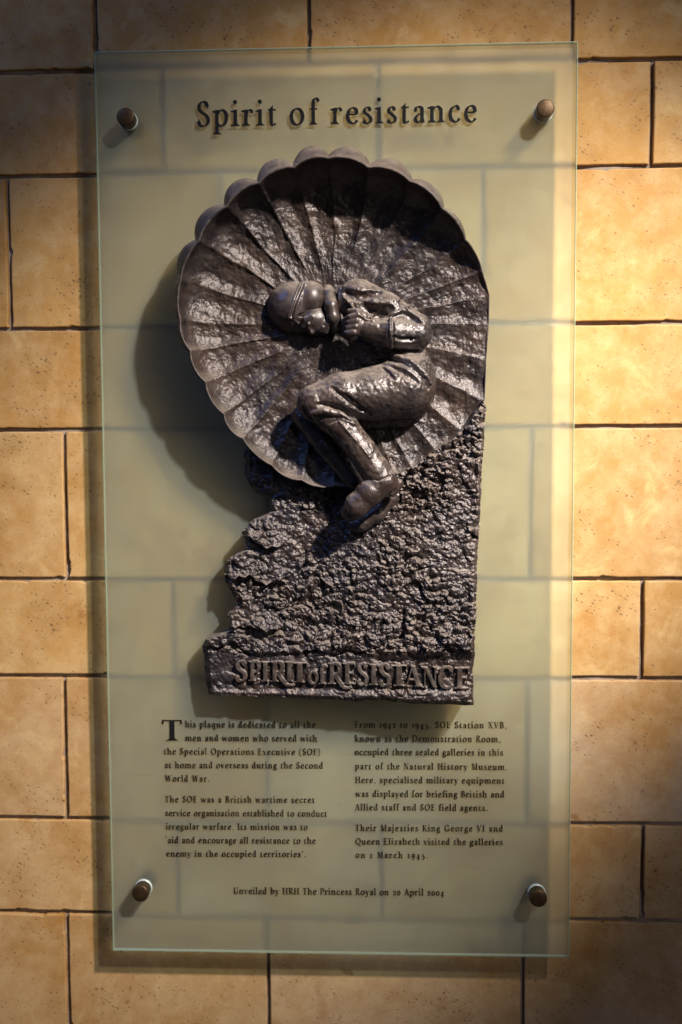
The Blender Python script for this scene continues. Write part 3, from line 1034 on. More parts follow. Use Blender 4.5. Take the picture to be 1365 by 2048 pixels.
class Lettering:
    def __init__(self, plane=0.0):
        self.v, self.f = [], []
        self.n = 0
        self.plane = plane

    def line(self, G, text, x0, y0, x1, y1, cap):
        """Set text between two baseline pixels on the glass; cap height in pixels."""
        a, b = at(x0, y0, -self.plane), at(x1, y1, -self.plane)
        capm = cap * 0.000656
        wid = math.hypot(b[0] - a[0], b[2] - a[2])
        base = set_line(G, text)
        xs = [p[0] for q in base for p in q]
        n = max(1, len(text) - 1)
        kern = (wid / capm - (max(xs) - min(xs))) / n
        sc = 1.0
        if kern < -0.04:
            sc = (wid / capm) / ((max(xs) - min(xs)) - 0.04 * n)
            kern = -0.04
        polys = set_line(G, text, kern)
        wide = (wid / capm) / (max(xs) - min(xs)) if len(text) == 1 else 1.0
        polys = [[(px * wide, py) for px, py in q] for q in polys]
        xs = [p[0] for q in polys for p in q]
        mn = min(xs)
        ux = (b - a) / wid
        self.depth = getattr(self, 'depth', 0.0006)
        for q in polys:
            pts = [(a[0] + ux[0] * (px - mn) * capm * sc, a[2] + ux[2] * (px - mn) * capm * sc + py * capm) for px, py in q]
            area = sum(pts[i][0] * pts[(i + 1) % len(pts)][1] - pts[(i + 1) % len(pts)][0] * pts[i][1] for i in range(len(pts)))
            if area < 0:
                pts.reverse()
            y = self.plane - self.depth - 0.0000025 * (self.n % 60)
            self.n += 1
            b0, m = len(self.v), len(pts)
            self.v += [(x, y, z) for x, z in pts] + [(x, self.plane - 0.00003, z) for x, z in pts]
            self.f.append(tuple(range(b0, b0 + m)))
            for i in range(m):
                j = (i + 1) % m
                self.f.append((b0 + j, b0 + i, b0 + m + i, b0 + m + j))
        return self

    def build(self, name):
        return mesh_obj(name, self.v, self.f, INK, panel)


GT = Glyphs(0.148, 0.05)
GB = Glyphs(0.18, 0.072)
L = Lettering(0.0028)
L.depth = 0.0012
L.line(GT, 'Spirit', 394, 253, 553.5, 250.5, 47.5).line(GT, 'of', 579.5, 249.8, 640, 249, 47.5).line(GT, 'resistance', 661, 248.3, 954, 243.5, 47.5)
L.build('title_lettering')
LD = Lettering(GLASS_T - 0.0012)
LD.line(Glyphs(0.15, 0.05), 'T', 324.3, 1481.2, 365, 1481.4, 43)
LD.build('drop_capital')
CAPB = 13.0
cols = (
    (('his plaque is dedicated to all the', 369.7, 1454.5, 631.7), ('men and women who served with', 370.3, 1481.8, 635),
     ('the Special Operations Executive (SOE)', 328.4, 1508.8, 640.5), ('at home and overseas during the Second', 330, 1536, 646.4),
     ('World War.', 330, 1563, 418.7)),
    (('The SOE was a British wartime secret', 330.8, 1604.6, 629.7), ('service organisation established to conduct', 330.8, 1632, 654.6),
     ('irregular warfare. Its mission was to', 331.4, 1659, 616), ('\u2018aid and encourage all resistance to the', 331.6, 1686.3, 632),
     ('enemy in the occupied territories\u2019.', 332.8, 1713.3, 612)),
    (('From 1942 to 1945, SOE Station XVB,', 709.8, 1455.4, 1013.5), ('known as the Demonstration Room,', 709.8, 1483, 1001.5),
     ('occupied three sealed galleries in this', 709.8, 1510, 1007), ('part of the Natural History Museum.', 710, 1538.6, 1015),
     ('Here, specialised military equipment', 710.6, 1566, 1009.4), ('was displayed for briefing British and', 710.6, 1593.7, 1009),
     ('Allied staff and SOE field agents.', 710.6, 1620.7, 975.6)),
    (('Their Majesties King George VI and', 711.5, 1662, 1006.3), ('Queen Elizabeth visited the galleries', 711.5, 1689, 1006.5),
     ('on 1 March 1945.', 711.5, 1716, 855.4)),
)
for k, para in enumerate(cols):
    L = Lettering(GLASS_T - 0.0012)
    for (t, xa, y, xb) in para:
        sl = 0.0045 * (xb - xa)
        L.line(GB, t, xa, y, xb, y + sl, CAPB)
    L.build('paragraph_lettering')
L = Lettering(GLASS_T - 0.0012)
L.line(GB, 'Unveiled by HRH The Princess Royal on 20 April 2004', 467, 1788, 888.3, 1791.5, CAPB + 0.6)
L.build('dedication_lettering')

# ------------------------------------------------------------------ bronze relief
relief = empty('bronze_relief', (0.0, 0, -0.25), 'dark bronze relief of a helmeted soldier curled up in a scalloped parachute above rough ground', 'bronze relief')

# ---- canopy: scalloped bowl
CUSPS = [(976, 590, 36), (961, 541, 42), (928, 481, 56), (882, 420, 73), (818, 366, 83), (736, 339, 87), (657, 321, 87), (589, 339, 86), (520, 370, 84),
         (457, 416, 81), (402, 483, 77), (366, 559, 73), (365, 641, 70), (385, 701, 68), (415, 763, 66), (451, 826, 63), (488, 874, 60),
         (546, 928, 56), (605, 957, 51), (672, 968, 47), (735, 962, 43), (792, 946, 40), (825, 936, 39), (873, 899, 37), (924, 861, 36),
         (967, 800, 34), (970, 715, 33), (975, 645, 33)]
BULGE = [0.5, 5, 7, 9, 10, 9, 9, 9, 9, 9, 7, 6, 7, 8, 8, 9, 6, 8, 8, 5, 3, 1, 1, 1, 1, 0.5, 0.3, 0.3]
CC = P(672, 652, 33)
H0 = 33.0
cus = np.array([P(*c_) for c_ in CUSPS])
ang = np.unwrap(np.arctan2(cus[:, 2] - CC[2], cus[:, 0] - CC[0]))
rad = np.hypot(cus[:, 2] - CC[2], cus[:, 0] - CC[0])
NG, NS = len(CUSPS), 26
th, rs, hh_, uu_, gi, bu = [], [], [], [], [], []
for i in range(NG):
    j = (i + 1) % NG
    a0, a1 = ang[i], ang[j] + (2 * math.pi if j == 0 else 0)
    # straight chord between cusps plus an arc
    p0, p1 = cus[i], cus[j]
    for k in range(NS):
        u = k / NS
        q = p0 + (p1 - p0) * u
        th.append(math.atan2(q[2] - CC[2], q[0] - CC[0]))
        rs.append(math.hypot(q[2] - CC[2], q[0] - CC[0]))
        bu.append(BULGE[i] * MMPX * (1 - abs(2 * u - 1) ** 2.2))
        hh_.append(q[1])
        uu_.append(u)
        gi.append(i)
th, rs, hh_, uu_, bu, gi = map(np.array, (th, rs, hh_, uu_, bu, gi))
NT = len(th)
deg = np.degrees(th) % 360
# how far the outside of the hood swells beyond its rim, by direction
OUT = np.interp(deg, [0, 25, 45, 70, 100, 150, 175, 195, 215, 240, 270, 300, 360], [0, 1, 10, 20, 23, 19, 9, 5, 2, 2, 2, 0, 0])
IN_PATH = [(0.0, 0.0), (0.2, 0.0), (0.40, 0.0), (0.56, 0.012), (0.69, 0.045), (0.795, 0.115), (0.875, 0.23), (0.935, 0.40), (0.973, 0.61), (0.992, 0.82), (1.0, 0.97)]
pr = np.array([p[0] for p in IN_PATH])
ph = np.array([p[1] for p in IN_PATH])
tt = np.linspace(0, 1, 150)
# smooth profile through the path
kk = np.linspace(0, 1, len(pr))


def smooth_interp(x, xs, ys):
    m = np.gradient(ys, xs)
    i = np.clip(np.searchsorted(xs, x) - 1, 0, len(xs) - 2)
    h = xs[i + 1] - xs[i]
    t = (x - xs[i]) / h
    return ((2 * t ** 3 - 3 * t ** 2 + 1) * ys[i] + (t ** 3 - 2 * t ** 2 + t) * h * m[i] + (-2 * t ** 3 + 3 * t ** 2) * ys[i + 1] + (t ** 3 - t ** 2) * h * m[i + 1])


PRr = np.clip(smooth_interp(tt, kk, pr), 0, 1)
PRh = np.clip(smooth_interp(tt, kk, ph), 0, 1)
rows = []
c_, s_ = np.cos(th), np.sin(th)
gw = np.array([rs[gi == i].mean() * abs(((ang[(i + 1) % NG] - ang[i]) + math.pi) % (2 * math.pi) - math.pi) for i in range(NG)])
grv = np.random.RandomState(4)
skew = grv.uniform(0.35, 0.62, NG)[gi]
um = np.where(uu_ < skew, uu_ / skew * 0.5, 0.5 + (uu_ - skew) / (1 - skew) * 0.5)
gdep = grv.uniform(0.65, 1.25, NG)[gi]
saw = grv.uniform(1.4, 3.2, NG)[gi]
scoop = (1 - np.abs(2 * um - 1) ** 1.5)            # 0 at the seams, 1 in the middle of a gore
ragged = np.random.RandomState(8)
for i in range(len(tt)):
    r = PRr[i]
    ta = th + (0.05 * vnoise(th * 3.1, np.full(NT, r * 3.0), 61) + 0.03 * vnoise(th * 8.0, np.full(NT, r * 7.0), 62)) * (1 - r ** 3)
    x = CC[0] + r * np.cos(ta) * (rs + bu * r ** 2)
    z = CC[2] + r * np.sin(ta) * (rs + bu * r ** 2)
    depth = 5.2 * gdep * np.clip(gw[gi] / 44.0, 0.55, 1.2) * sstep(0.3, 0.75, r) * (1 - 0.3 * sstep(0.9, 1.0, r)) * (0.75 + 0.7 * vnoise(np.full(NT, r * 4.0), gi * 3.7 + 0.5, 63))
    h = H0 + (hh_ - H0) * PRh[i] - depth * scoop + depth * 0.35
    h = h + saw * (uu_ - 0.5) * sstep(0.25, 0.6, r) * (1 - 0.6 * sstep(0.94, 1.0, r))
    h = h + 0.3 * sstep(0.25, 0.5, r) * np.exp(-((np.minimum(uu_, 1 - uu_)) * gw[gi] * max(r, 0.05) / 1.3) ** 2)
    k = 1 - 0.75 * sstep(0.93, 1.0, r)
    tx = th * 150
    nz_ = 2.2 * fbm(x * 0.05, z * 0.05, 21, 2) + 1.7 * fbm(x * 0.13, z * 0.13, 22, 3) + 1.3 * np.abs(fbm(x * 0.24 + 3 * r, z * 0.24, 31, 2)) \
        + 0.9 * sstep(0.2, 0.55, r) * vnoise(tx * 0.16, r * 160 * 0.07 + gi * 7.0, 26) + 0.5 * fbm(x * 0.42, z * 0.42, 27, 2)
    h = h + k * nz_ * (0.35 + 0.65 * sstep(0.1, 0.4, r))
    rows.append((x, h, z))
# lip and outside
Rf = rs + bu
OUTm = OUT
for (dr, fh, o) in ((0.6, 1.02, 0), (1.6, 1.045, 0), (2.8, 1.035, 0.02), (3.6, 1.0, 0.05), (4.0, 0.955, 0.22), (4.0, 0.90, 0.45), (4.0, 0.83, 0.68), (4, 0.74, 0.86),
                    (4, 0.63, 0.97), (4, 0.52, 1.0), (4, 0.40, 0.95), (3, 0.28, 0.78), (2, 0.16, 0.5), (0, 0.06, 0.1), (-2, 0.002, -0.2)):
    lob = 1 + 0.35 * o * (bu / np.maximum(bu.max(), 1)) * 0
    rr = Rf + np.minimum(dr, 0.8 + OUTm * 0.25 + 1.2) + OUTm * o * (0.5 + 0.5 * (1 - np.abs(2 * uu_ - 1) ** 2.2))
    x = CC[0] + c_ * rr
    z = CC[2] + s_ * rr
    h = hh_ * fh * np.ones(NT) + 0.7 * fbm(x * 0.12, z * 0.12, 41, 3)
    if fh < 0.01:
        h = np.full(NT, 0.15)
    rows.append((x, h, z))
vv = np.array([np.stack([x, -h, z], 1) for x, h, z in rows]) / 1000.0
nr = len(rows)
idx = np.arange(nr * NT).reshape(nr, NT)
q = np.stack([idx[:-1], np.roll(idx[:-1], -1, 1), np.roll(idx[1:], -1, 1), idx[1:]], -1).reshape(-1, 4)
canopy = mesh_obj('parachute_canopy', vv.reshape(-1, 3), q[:, ::-1], BRONZE, relief, smooth=True)

# ---- ground: rough chunky mass with a stepped left edge
LEFT = [(800, 520), (884, 520), (896, 489), (905, 489), (950, 490), (965, 497), (975, 503), (987, 517), (994, 531), (1012, 538), (1022, 544), (1031, 526),
        (1039, 506), (1053, 494.5), (1066, 484), (1080, 490), (1094, 496), (1104, 481), (1112, 465), (1123, 450), (1141, 448), (1159, 450), (1177, 458),
        (1196, 469), (1207, 477), (1217, 466), (1227, 455), (1245, 455), (1259, 459), (1268, 440), (1279, 412), (1291, 405), (1322, 409), (1368, 414), (1389, 418)]
RGHT = [(800, 964), (812, 972), (860, 970), (1000, 962), (1100, 957), (1200, 953), (1300, 950), (1340, 946), (1412, 949)]
ny_, nx_ = 560, 520
vrow = np.linspace(0, 1, ny_)[:, None] * np.ones((1, nx_))
urow = np.ones((ny_, 1)) * np.linspace(0, 1, nx_)[None, :]
bot_u = np.linspace(0, 1, nx_)
BOT = np.interp(405 + bot_u * 545, [405, 500, 600, 700, 760, 800, 850, 900, 950], [1389, 1393, 1396, 1402, 1399, 1404, 1409, 1407, 1412]) + 3 * vnoise(bot_u * 30, bot_u * 0, 9)
PY = 800 + vrow * (BOT[None, :] - 800)
LX = np.interp(PY, [a for a, b in LEFT], [b for a, b in LEFT])
RX = np.interp(PY, [a for a, b in RGHT], [b for a, b in RGHT])
LX = LX + 3.0 * vnoise(PY * 0.09, PY * 0, 3)
RX = RX + 2.5 * vnoise(PY * 0.05, PY * 0, 4) + 1.8 * vnoise(PY * 0.17, PY * 0, 6)
PX = LX + urow * (RX - LX)
wx = PX + 9 * vnoise(PX * 0.03, PY * 0.03, 51)
wy = PY + 9 * vnoise(PX * 0.03, PY * 0.03, 52)
hg = 27 + 27 * sstep(500, 950, PX) + 6 * fbm(PX * 0.012, PY * 0.012, 60, 2)
# rise towards the canopy on the right
hg = hg + 8 * sstep(1060, 860, PY) * sstep(700, 860, PX)
# flakes and lumps, coarser to the upper right
amp = 0.8 + 0.35 * sstep(600, 900, PX)
f1 = flakes(wx / 29, wy / 24, 70, 1.1)
f2 = flakes(wx / 15, wy / 12, 80, 1.1)
f3 = flakes(wx / 9 + 3, wy / 7.5, 90, 1.1)
sel = sstep(-0.10, 0.14, fbm(PX * 0.016, PY * 0.016, 97, 2))
rough = amp * (3.2 * f1 * (0.5 + 0.9 * sel) + 2.1 * f2 * (0.3 + 0.7 * sel) + 1.2 * f3 * (0.4 + 0.6 * sel)) + 2.6 * fbm(PX * 0.10, PY * 0.10, 95, 3)
band = sstep(1300, 1322, PY + 6 * vnoise(PX * 0.02, PX * 0, 12))
rough = rough * (1 - 0.45 * band)
hg = hg + rough
# ledges: stepped strata
for pts, A_, dec in ((((484, 1078), (520, 1090), (560, 1086)), 13, 34), (((450, 1150), (520, 1166), (570, 1150)), 11, 36),
                     (((455, 1250), (500, 1262), (560, 1250)), 9, 30),
                     (((405, 1280), (480, 1294), (560, 1308), (640, 1298), (720, 1312), (800, 1318), (870, 1300), (950, 1303)), 7, 50),
                     (((780, 1180), (830, 1165), (890, 1178)), 5, 26)):
    xs_, ys_ = [p[0] for p in pts], [p[1] for p in pts]
    ly = np.interp(PX, xs_, ys_) + 16 * vnoise(PX * 0.03, PX * 0 + len(pts), 14 + len(pts)) + 9 * vnoise(PX * 0.09, PX * 0 + len(pts), 24)
    inside = sstep(xs_[0] - 14, xs_[0] + 14, PX) * sstep(xs_[-1] + 26, xs_[-1] - 26, PX)
    s0 = PY - ly
    hg = hg + A_ * inside * np.where(s0 < 0, np.exp(s0 / dec), np.clip(1 - s0 / 3.0, 0, 1))
# lettering band set back
plate = 25 + 24 * sstep(440, 960, PX) + 0.7 * rough
hg = hg + (plate - hg) * band * sstep(425, 462, PX)
hg = hg + 4.5 * sstep(1375, 1392, PY)
# pass under the canopy
pk = np.array([P(x_, y_, 40) for x_, y_ in ((600, 900), (700, 900))])


def canopy_rho(px, py):
    # ratio of the distance from the centre to the rim, in picture pixels
    cpx, cpy = 672.0, 652.0
    a = np.arctan2(-(py - cpy), px - cpx)
    ca_ = np.array([math.atan2(-(c2[1] - cpy), c2[0] - cpx) for c2 in CUSPS])
    cr_ = np.array([math.hypot(c2[1] - cpy, c2[0] - cpx) for c2 in CUSPS])
    o_ = np.argsort(ca_)
    ca_, cr_ = ca_[o_], cr_[o_]
    ca3 = np.concatenate([ca_ - 2 * math.pi, ca_, ca_ + 2 * math.pi])
    return np.hypot(px - cpx, py - cpy) / np.interp(a, ca3, np.tile(cr_, 3))


rho = canopy_rho(PX, PY)
right_side = sstep(735, 800, PX)
under_h = 5.0
lim_l = sstep(0.955, 1.03, rho)                     # slides beneath the rim on the left
lim_r = sstep(0.975, 1.004, rho + 0.016 * vnoise(PX * 0.05, PY * 0.05, 71))
lim = lim_l * (1 - right_side) + lim_r * right_side
hg = under_h + (np.maximum(hg, 12) - under_h) * lim
# rounded, uneven outer edges
edge_l = sstep(0, 11, (PX - LX))
edge_r = sstep(0, 7, (RX - PX))
edge_b = sstep(0, 8, (BOT[None, :] - PY))
hg = hg * (0.80 + 0.20 * edge_l) * (0.93 + 0.07 * edge_r) * (0.90 + 0.10 * edge_b)
# to metres along the sight lines at each height
D_ = FWD[None, None, :] + RIGHT * ((PX - CX) / F_PX)[..., None] - UP * ((PY - CY) / F_PX)[..., None]
T_ = (-hg / 1000.0 - CAM[1]) / D_[..., 1]
G_ = CAM + D_ * T_[..., None]
gv = G_.reshape(-1, 3)
gidx = np.arange(ny_ * nx_).reshape(ny_, nx_)
gq = np.stack([gidx[:-1, :-1], gidx[1:, :-1], gidx[1:, 1:], gidx[:-1, 1:]], -1).reshape(-1, 4)
loop = np.concatenate([gidx[0, :], gidx[1:, -1], gidx[-1, -2::-1], gidx[-2:0:-1, 0]])
cen = gv[loop].mean(0)
allv, allq, prev = [gv], [gq], loop
for fr in (0.72, 0.42, 0.16, 0.0):
    lv = gv[loop].copy()
    lv[:, 1] = lv[:, 1] * fr - 0.0002
    nzs = 0.0016 * vnoise(np.arange(len(loop)) * 0.22, np.full(len(loop), fr * 9), 33)
    dirc = lv - cen
    dirc[:, 1] = 0
    dirc /= np.maximum(np.linalg.norm(dirc, axis=1, keepdims=True), 1e-6)
    lv += dirc * (nzs - 0.0015 * (1 - fr))[:, None]
    b0 = sum(len(a) for a in allv)
    cur = np.arange(b0, b0 + len(loop))
    allv.append(lv)
    allq.append(np.stack([np.roll(prev, -1), prev, cur, np.roll(cur, -1)], 1)[:, ::-1])
    prev = cur
ground = mesh_obj('rough_ground', np.concatenate(allv), np.concatenate(allq), BRONZE_ROCK, relief, smooth=True)

# ---- raised inscription along the foot of the ground
def ground_h(px, py):
    d = (PX - px) ** 2 + (PY - py) ** 2
    i = np.unravel_index(np.argmin(d), d.shape)
    return hg[i]


GI = Glyphs(0.20, 0.105)


def inscription():
    lo, hi = P(455, 1412, 30), P(962, 1306, 30)
    fld = Field((lo[0] - 4, 12, lo[2] - 4), (hi[0] + 4, 72, hi[2] + 4), 0.62)
    FX, FZ = np.meshgrid(fld.ax[0], fld.ax[2], indexing='ij')
    d2 = np.full(FX.shape, 40.0)
    items = []

    def word(chars, cap):
        for ch, xa, xb, yb in chars:
            g, adv = GI.glyph(ch)
            if ch == 'R':
                g = [p_ for p_ in GI.glyph('P')[0]] + GI.curve([(0.27, 0.50), (0.48, 0.16), (0.72, -0.13), (1.0, -0.17), (1.08, -0.10)])
            xs = [p_[0] for q_ in g for p_ in q_]
            mn, mx = min(xs), max(xs)
            if ch == 'R':
                mx = 0.62
            hgt = cap
            for q_ in g:
                items.append([(xa + (px - mn) / (mx - mn) * (xb - xa), yb - py * hgt) for px, py in q_])
    # left and right edge of every letter and its baseline, in picture pixels
    word([('S', 471, 496, 1361), ('P', 498, 523, 1361), ('I', 523, 540, 1362), ('R', 542, 570, 1362), ('I', 571, 588, 1362), ('T', 584, 616, 1364)], 40)
    word([('o', 616, 638, 1366), ('f', 637, 657, 1367)], 36)
    word([('R', 656, 684, 1367), ('E', 686, 713, 1367), ('S', 714, 738, 1368), ('I', 738, 757, 1369), ('S', 757, 783, 1370), ('T', 782, 815, 1371),
          ('A', 808, 846, 1372), ('N', 842, 876, 1374), ('C', 876, 908, 1375), ('E', 909, 940, 1376)], 42)
    hb = {}
    for poly in items:
        pts = []
        for px, py in poly:
            hloc = np.interp(px, PLX, PLH)
            p_ = P(px, py, hloc)
            pts.append((p_[0], p_[2]))
        pts = np.array(pts)
        a = pts[:, 0].min() - 3, pts[:, 0].max() + 3, pts[:, 1].min() - 3, pts[:, 1].max() + 3
        si = slice(*np.searchsorted(fld.ax[0], [a[0], a[1]]))
        sj = slice(*np.searchsorted(fld.ax[2], [a[2], a[3]]))
        X, Z = FX[si, sj], FZ[si, sj]
        if X.size == 0:
            continue
        d = np.full(X.shape, 1e9)
        ins = np.zeros(X.shape, bool)
        n = len(pts)
        for i in range(n):
            A_, B_ = pts[i], pts[(i + 1) % n]
            e = B_ - A_
            t = np.clip(((X - A_[0]) * e[0] + (Z - A_[1]) * e[1]) / max(e @ e, 1e-9), 0, 1)
            d = np.minimum(d, (X - A_[0] - t * e[0]) ** 2 + (Z - A_[1] - t * e[1]) ** 2)
            cnd = ((A_[1] > Z) != (B_[1] > Z))
            xi = A_[0] + (Z - A_[1]) / np.where(abs(e[1]) < 1e-9, 1e-9, e[1]) * e[0]
            ins ^= cnd & (X < xi)
        d = np.sqrt(d)
        d2[si, sj] = np.minimum(d2[si, sj], np.where(ins, -d, d))
    d2 = d2 + 0.35 * fbm(FX * 0.25, FZ * 0.25, 77, 2)
    base = np.interp(fld.ax[0], [P(a_, 1362, b_)[0] for a_, b_ in zip(PLX, PLH)], PLH)[:, None]
    topm = base + 6.0 + 0.8 * fbm(FX * 0.1, FZ * 0.1, 78, 2)
    Y = fld.ax[1][None, :, None]
    bev = 0.55
    side = d2[:, None, :] - 0.15
    up_ = (Y - topm[:, None, :])
    kk_ = 1.6
    hcap = np.maximum(kk_ - np.abs(side - up_), 0) / kk_
    f = np.maximum(side, up_) + hcap * hcap * kk_ * 0.25
    f = np.maximum(f, (base[:, None, :] - 5) - Y)
    fld.F = f.astype(np.float32)
    return fld.mesh('inscription', BRONZE_LETTER, ground)


PLX = np.arange(460, 960, 20.0)
PLH = np.array([np.median([ground_h(x_ + d_, y_) for d_ in (-8, 0, 8) for y_ in (1335, 1350, 1365)]) for x_ in PLX])
PLH = np.convolve(np.pad(PLH, 2, mode='edge'), np.ones(5) / 5, 'valid')
inscription()

# ---- the curled soldier
R_ = MMPX


def Q(px, py, h):
    # the figure is half sunk in the canopy; the feet stand clear of the ground
    return P(px, py, h + float(np.interp(py, [620, 690, 760, 820, 880, 960, 1030], [-28, -24, -15, -9, -5, 0, 2])))


def px_pts(lst):
    return [Q(*p_) for p_ in lst]


lo = np.minimum(P(515, 1100, 0), P(515, 1100, 110))
hi = np.maximum(P(900, 535, 0), P(900, 535, 110))
body = Field((lo[0] - 3, 6, lo[2] - 3), (hi[0] + 3, 116, hi[2] + 3), 1.0)
B = body
# torso and pelvis lying on the far side
B.chain(px_pts([(700, 612, 42), (748, 640, 46), (806, 690, 46)]), [50 * R_, 53 * R_, 46 * R_], 6)
B.chain(px_pts([(804, 692, 46), (816, 750, 46)]), [46 * R_, 53 * R_], 6)
B.ell(Q(816, 768, 52), np.array([36.0, 38, 44.0]), 0, 6)
B.ell(Q(806, 806, 34), np.array([33.0, 28, 34]), 0, 3)
# thighs
B.chain(px_pts([(808, 777, 62), (746, 789, 70), (686, 793, 78), (632, 806, 84)]), [61 * R_, 53 * R_, 47 * R_, 37 * R_], 4)
B.chain(px_pts([(800, 814, 28), (700, 828, 34), (622, 834, 48)]), [48 * R_, 40 * R_, 30 * R_], 2.5)
# shins
B.chain(px_pts([(612, 834, 50), (652, 888, 50), (708, 962, 52)]), [28 * R_, 25 * R_, 17 * R_], 2.5)
B.chain(px_pts([(652, 832, 80), (690, 858, 83), (724, 902, 81), (752, 944, 79)]), [27 * R_, 28.5 * R_, 28.5 * R_, 29 * R_], 2)
# neck and head
B.chain(px_pts([(690, 615, 52), (640, 622, 58)]), [26 * R_, 26 * R_], 4)
B.ell(Q(602, 626, 56), np.array([31.0, 28, 29]), 8, 4)
B.ell(Q(631, 641, 66), np.array([20.0, 20, 19.5]), 0, 4)
B.chain(px_pts([(607, 652, 79), (612, 640, 83), (624, 633, 85)]), [3.4, 3.2, 2.6], 3.0)     # brow
B.chain(px_pts([(617, 654, 80.5), (624, 665, 78)]), [1.9, 2.6], 3.0)                          # nose
B.chain(px_pts([(640, 663, 78), (646, 654, 82)]), [1.8, 1.6], 1.6)                          # lips
B.chain(px_pts([(651, 662, 74), (656, 648, 79)]), [4.4, 4.4], 4.5)                          # chin
B.cone(Q(614, 651, 88), Q(622, 641, 90), 3.2, 2.4, 1.0, True)                               # eye socket
B.ell(Q(617.5, 648, 84.5), np.array([2.6, 2.0, 1.8]), 45, 0.5)
B.cone(Q(633, 667, 82), Q(636, 656, 87), 1.3, 1.0, 0.8, True)                               # under the nose
B.cone(Q(643, 665, 82), Q(649, 652, 87), 0.9, 0.8, 0.5, True)                               # mouth
# upper arm, forearm
B.chain(px_pts([(716, 602, 66), (770, 626, 72), (834, 656, 74)]), [44 * R_, 40 * R_, 29 * R_], 3)
B.chain(px_pts([(833, 669, 80), (786, 666, 90)]), [31 * R_, 30 * R_], 2)
B.chain(px_pts([(776, 664, 91), (734, 657, 94)]), [25 * R_, 18 * R_], 1.5)
# fist
B.ell(Q(713, 649, 95), np.array([13.0, 11, 14.5]), -15, 2)
for k in range(4):
    a0 = (717 - 2.5 * k, 630 + 11.5 * k, 104 - 0.6 * k)
    a1 = (700 - 2.0 * k, 634 + 10.5 * k, 103.5 - 1.2 * k)
    a2 = (690 - 1.0 * k, 640 + 9.5 * k, 94 - k)
    a3 = (699 - 1.0 * k, 643 + 9.0 * k, 88 - k)
    B.chain(px_pts([a0, a1, a2, a3]), [3.9, 3.7, 3.4, 3.0], 0.5)
B.chain(px_pts([(730, 634, 98), (714, 622, 102), (699, 622, 101)]), [4.4, 3.8, 3.2], 0.8)   # thumb
# belly, and the far hand below the chest
B.chain(px_pts([(722, 668, 44), (742, 712, 42)]), [38 * R_, 34 * R_], 4)
B.chain(px_pts([(722, 702, 50), (700, 712, 47), (686, 722, 40)]), [14 * R_, 12 * R_, 9 * R_], 1.5)
B.ell(Q(646, 746, 42), np.array([7.5, 8, 5.5]), -10, 1.5)
for k in range(4):
    B.chain(px_pts([(655 - 5 * k, 739 + k, 48), (646 - 5 * k, 746, 47), (642 - 4 * k, 752, 40)]), [2.6, 2.5, 2.2], 0.5)
# collar roll and jacket edge
B.cone(Q(674, 572, 64), Q(679, 664, 90), 3.6, 3.4, 1.2, True)
B.line([(681, 574), (679, 600), (683, 625), (686, 645)], 2.2, 0.4, 0.8, False, False)
B.line([(684, 588), (700, 606), (716, 626), (733, 640)], 1.9, 0.6, 0.8, False, False)
# hollows pressed into the sleeve
for pts, r_, dp, k_ in ((((688, 584), (712, 592), (736, 594)), 7.0, 0.5, 1.6), (((724, 592), (748, 588), (764, 582)), 5.0, 0.8, 1.6),
                        (((722, 607), (742, 620), (760, 626), (784, 616)), 8.5, 0.6, 1.8), (((752, 632), (770, 628)), 5.0, 0.8, 1.2),
                        (((788, 632), (808, 627), (824, 636), (840, 645)), 4.2, 0.4, 1.0), (((788, 674), (808, 680), (834, 678)), 3.4, 0.6, 1.2)):
    B.line(pts, r_, dp, k_, True)
for pts, r_ in ((((733, 604), (764, 606), (800, 599)), 1.9), (((781, 631), (800, 621), (818, 613)), 1.8),
                (((812, 616), (830, 630), (852, 648)), 2.2), (((731, 639), (748, 642), (777, 637)), 1.6)):
    B.line(pts, r_, 0.4, 1.2)
B.line([(781, 638), (782, 665), (784, 694)], 2.2, 0.5, 0.8, False, False)
B.line([(786, 640), (787, 665), (789, 694)], 1.5, 0.3, 0.6, True, False)
# jacket hem, belt line, trouser folds
B.line([(748, 716), (770, 711), (796, 714), (824, 725), (846, 742), (862, 766)], 3.2, 0.9, 0.8, False, False)
B.line([(752, 723), (776, 719), (800, 723), (824, 735), (843, 752), (858, 778)], 2.5, 0.4, 0.6, True, False)
for pts, r_, dp, k_ in ((((782, 732), (804, 742), (824, 756), (838, 766)), 4.4, 0.6, 1.2), (((762, 733), (776, 745), (790, 760)), 2.6, 0.4, 1.0),
                        (((664, 776), (690, 794), (716, 814), (744, 830)), 4.2, 0.4, 1.4), (((636, 808), (662, 811), (686, 821), (706, 836)), 4.4, 0.2, 1.2),
                        (((604, 812), (620, 836), (640, 856)), 3.0, 0.6, 1.0), (((660, 862), (690, 904), (722, 940)), 2.2, 0.8, 1.4)):
    B.line(pts, r_, dp, k_, True)
for pts, r_ in ((((768, 727), (790, 731), (806, 738)), 2.0), (((676, 778), (704, 803), (742, 826)), 1.8), (((622, 826), (650, 821), (680, 829), (708, 848)), 4.4),
                (((678, 842), (712, 880), (740, 915)), 1.6)):
    B.line(pts, r_, 0.3, 1.6)
# puttee top on the near leg
B.line([(660, 848), (684, 834), (706, 844)], 1.5, 0.3, 0.7, True)
B.calm = ((Q(632, 648, 60), 24.0), (Q(706, 648, 60), 22.0))
soldier = B.mesh('soldier_figure', BRONZE_FIG, relief, rough=1.3, scale=0.24)

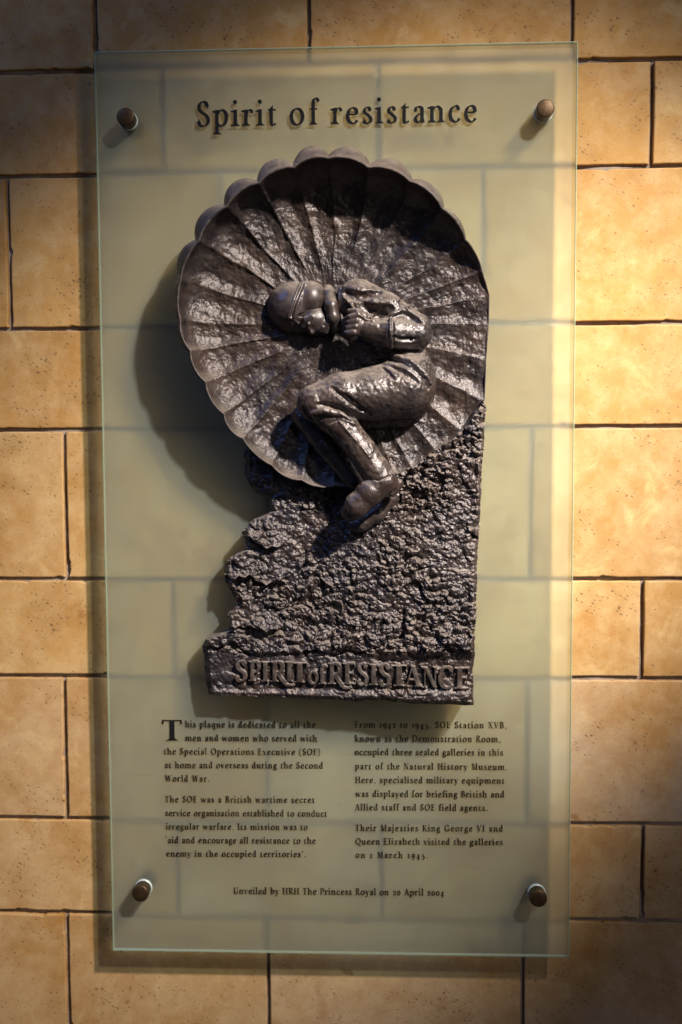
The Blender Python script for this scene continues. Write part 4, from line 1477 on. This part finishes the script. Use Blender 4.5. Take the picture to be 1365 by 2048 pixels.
c1 = Field(P(630, 690, 10), P(700, 550, 100), 0.8)
c1.chain(px_pts([(656, 578, 52), (659, 590, 70), (663, 612, 82), (667, 634, 82), (670, 656, 70)]), [8.2, 8.6, 8.6, 8.0, 7.0], 2.0)
c1.chain(px_pts([(650, 580, 54), (652, 596, 72), (656, 616, 81), (660, 640, 78)]), [4.6, 4.8, 4.8, 4.0], 0.6)
c1.mesh('collar', BRONZE_SMOOTH, soldier, rough=0.5, scale=0.15)

# helmet with its strap band and ear flap
hl_ = Field(P(500, 700, 8), P(680, 530, 100), 0.8)
hl_.ell(Q(586, 616, 57), np.array([33.0, 34, 33.5]), 10, 2)
hl_.ell(Q(622, 600, 62), np.array([22.0, 27, 24.0]), 12, 5)
hl_.cone(Q(578, 678, 84), Q(640, 664, 106), 17, 25, 1.0, True)                # face opening
hl_.cone(Q(560, 696, 40), Q(650, 690, 60), 20, 26, 1.0, True)
hl_.line([(602, 566), (592, 590), (584, 612), (577, 634)], 1.9, 0.3, 0.6, False, False)
hl_.line([(607, 567), (597, 591), (589, 613), (583, 634)], 1.6, 0.5, 0.5, True, False)
hl_.line([(612, 568), (602, 592), (594, 614), (588, 634)], 1.9, 0.3, 0.6, False, False)
hl_.line([(600, 630), (626, 626), (654, 622)], 2.4, 0.0, 0.5, True, False)
hl_.line([(577, 634), (588, 639), (598, 647)], 1.6, 0.2, 0.6, False, False)
hl_.chain([Q(535, 602, 50), Q(533.5, 622, 52), Q(540, 640, 56), Q(556, 657, 60)], [1.6, 1.8, 1.8, 1.5], 0.8)
hl_.mesh('helmet', BRONZE_SMOOTH, soldier, rough=0.5, scale=0.12)

# boots
b1 = Field(P(655, 1075, 40), P(830, 915, 110), 0.85)
b1.chain(px_pts([(750, 936, 80), (766, 960, 79)]), [28 * R_, 26 * R_], 4)
b1.chain(px_pts([(770, 964, 78), (742, 984, 80), (713, 1012, 78), (702, 1024, 75)]), [25 * R_, 25 * R_, 23.5 * R_, 19 * R_], 5)
b1.chain(px_pts([(784, 984, 74), (798, 968, 74)]), [6.5, 6.0], 2.0)                                                  # heel
b1.line([(792, 980), (770, 996), (748, 1016), (722, 1036), (696, 1042)], 1.7, 0.2, 0.6, True, False)                 # welt
b1.line([(735, 950), (756, 962), (786, 950)], 1.3, 0.2, 0.8, True)
b1.mesh('boot', BRONZE_FIG, soldier, rough=1.0, scale=0.16, seed=12)
b2 = Field(P(655, 1090, 14), P(835, 930, 90), 0.85)
b2.chain(px_pts([(714, 968, 46), (772, 1000, 40), (794, 990, 40)]), [15 * R_, 14 * R_, 13 * R_], 4)
b2.chain(px_pts([(790, 994, 42), (754, 1028, 42), (722, 1047, 42), (706, 1050, 41)]), [13 * R_, 16 * R_, 16 * R_, 13 * R_], 6)
b2.mesh('boot', BRONZE_SMOOTH, soldier, rough=1.0, scale=0.16, seed=15)
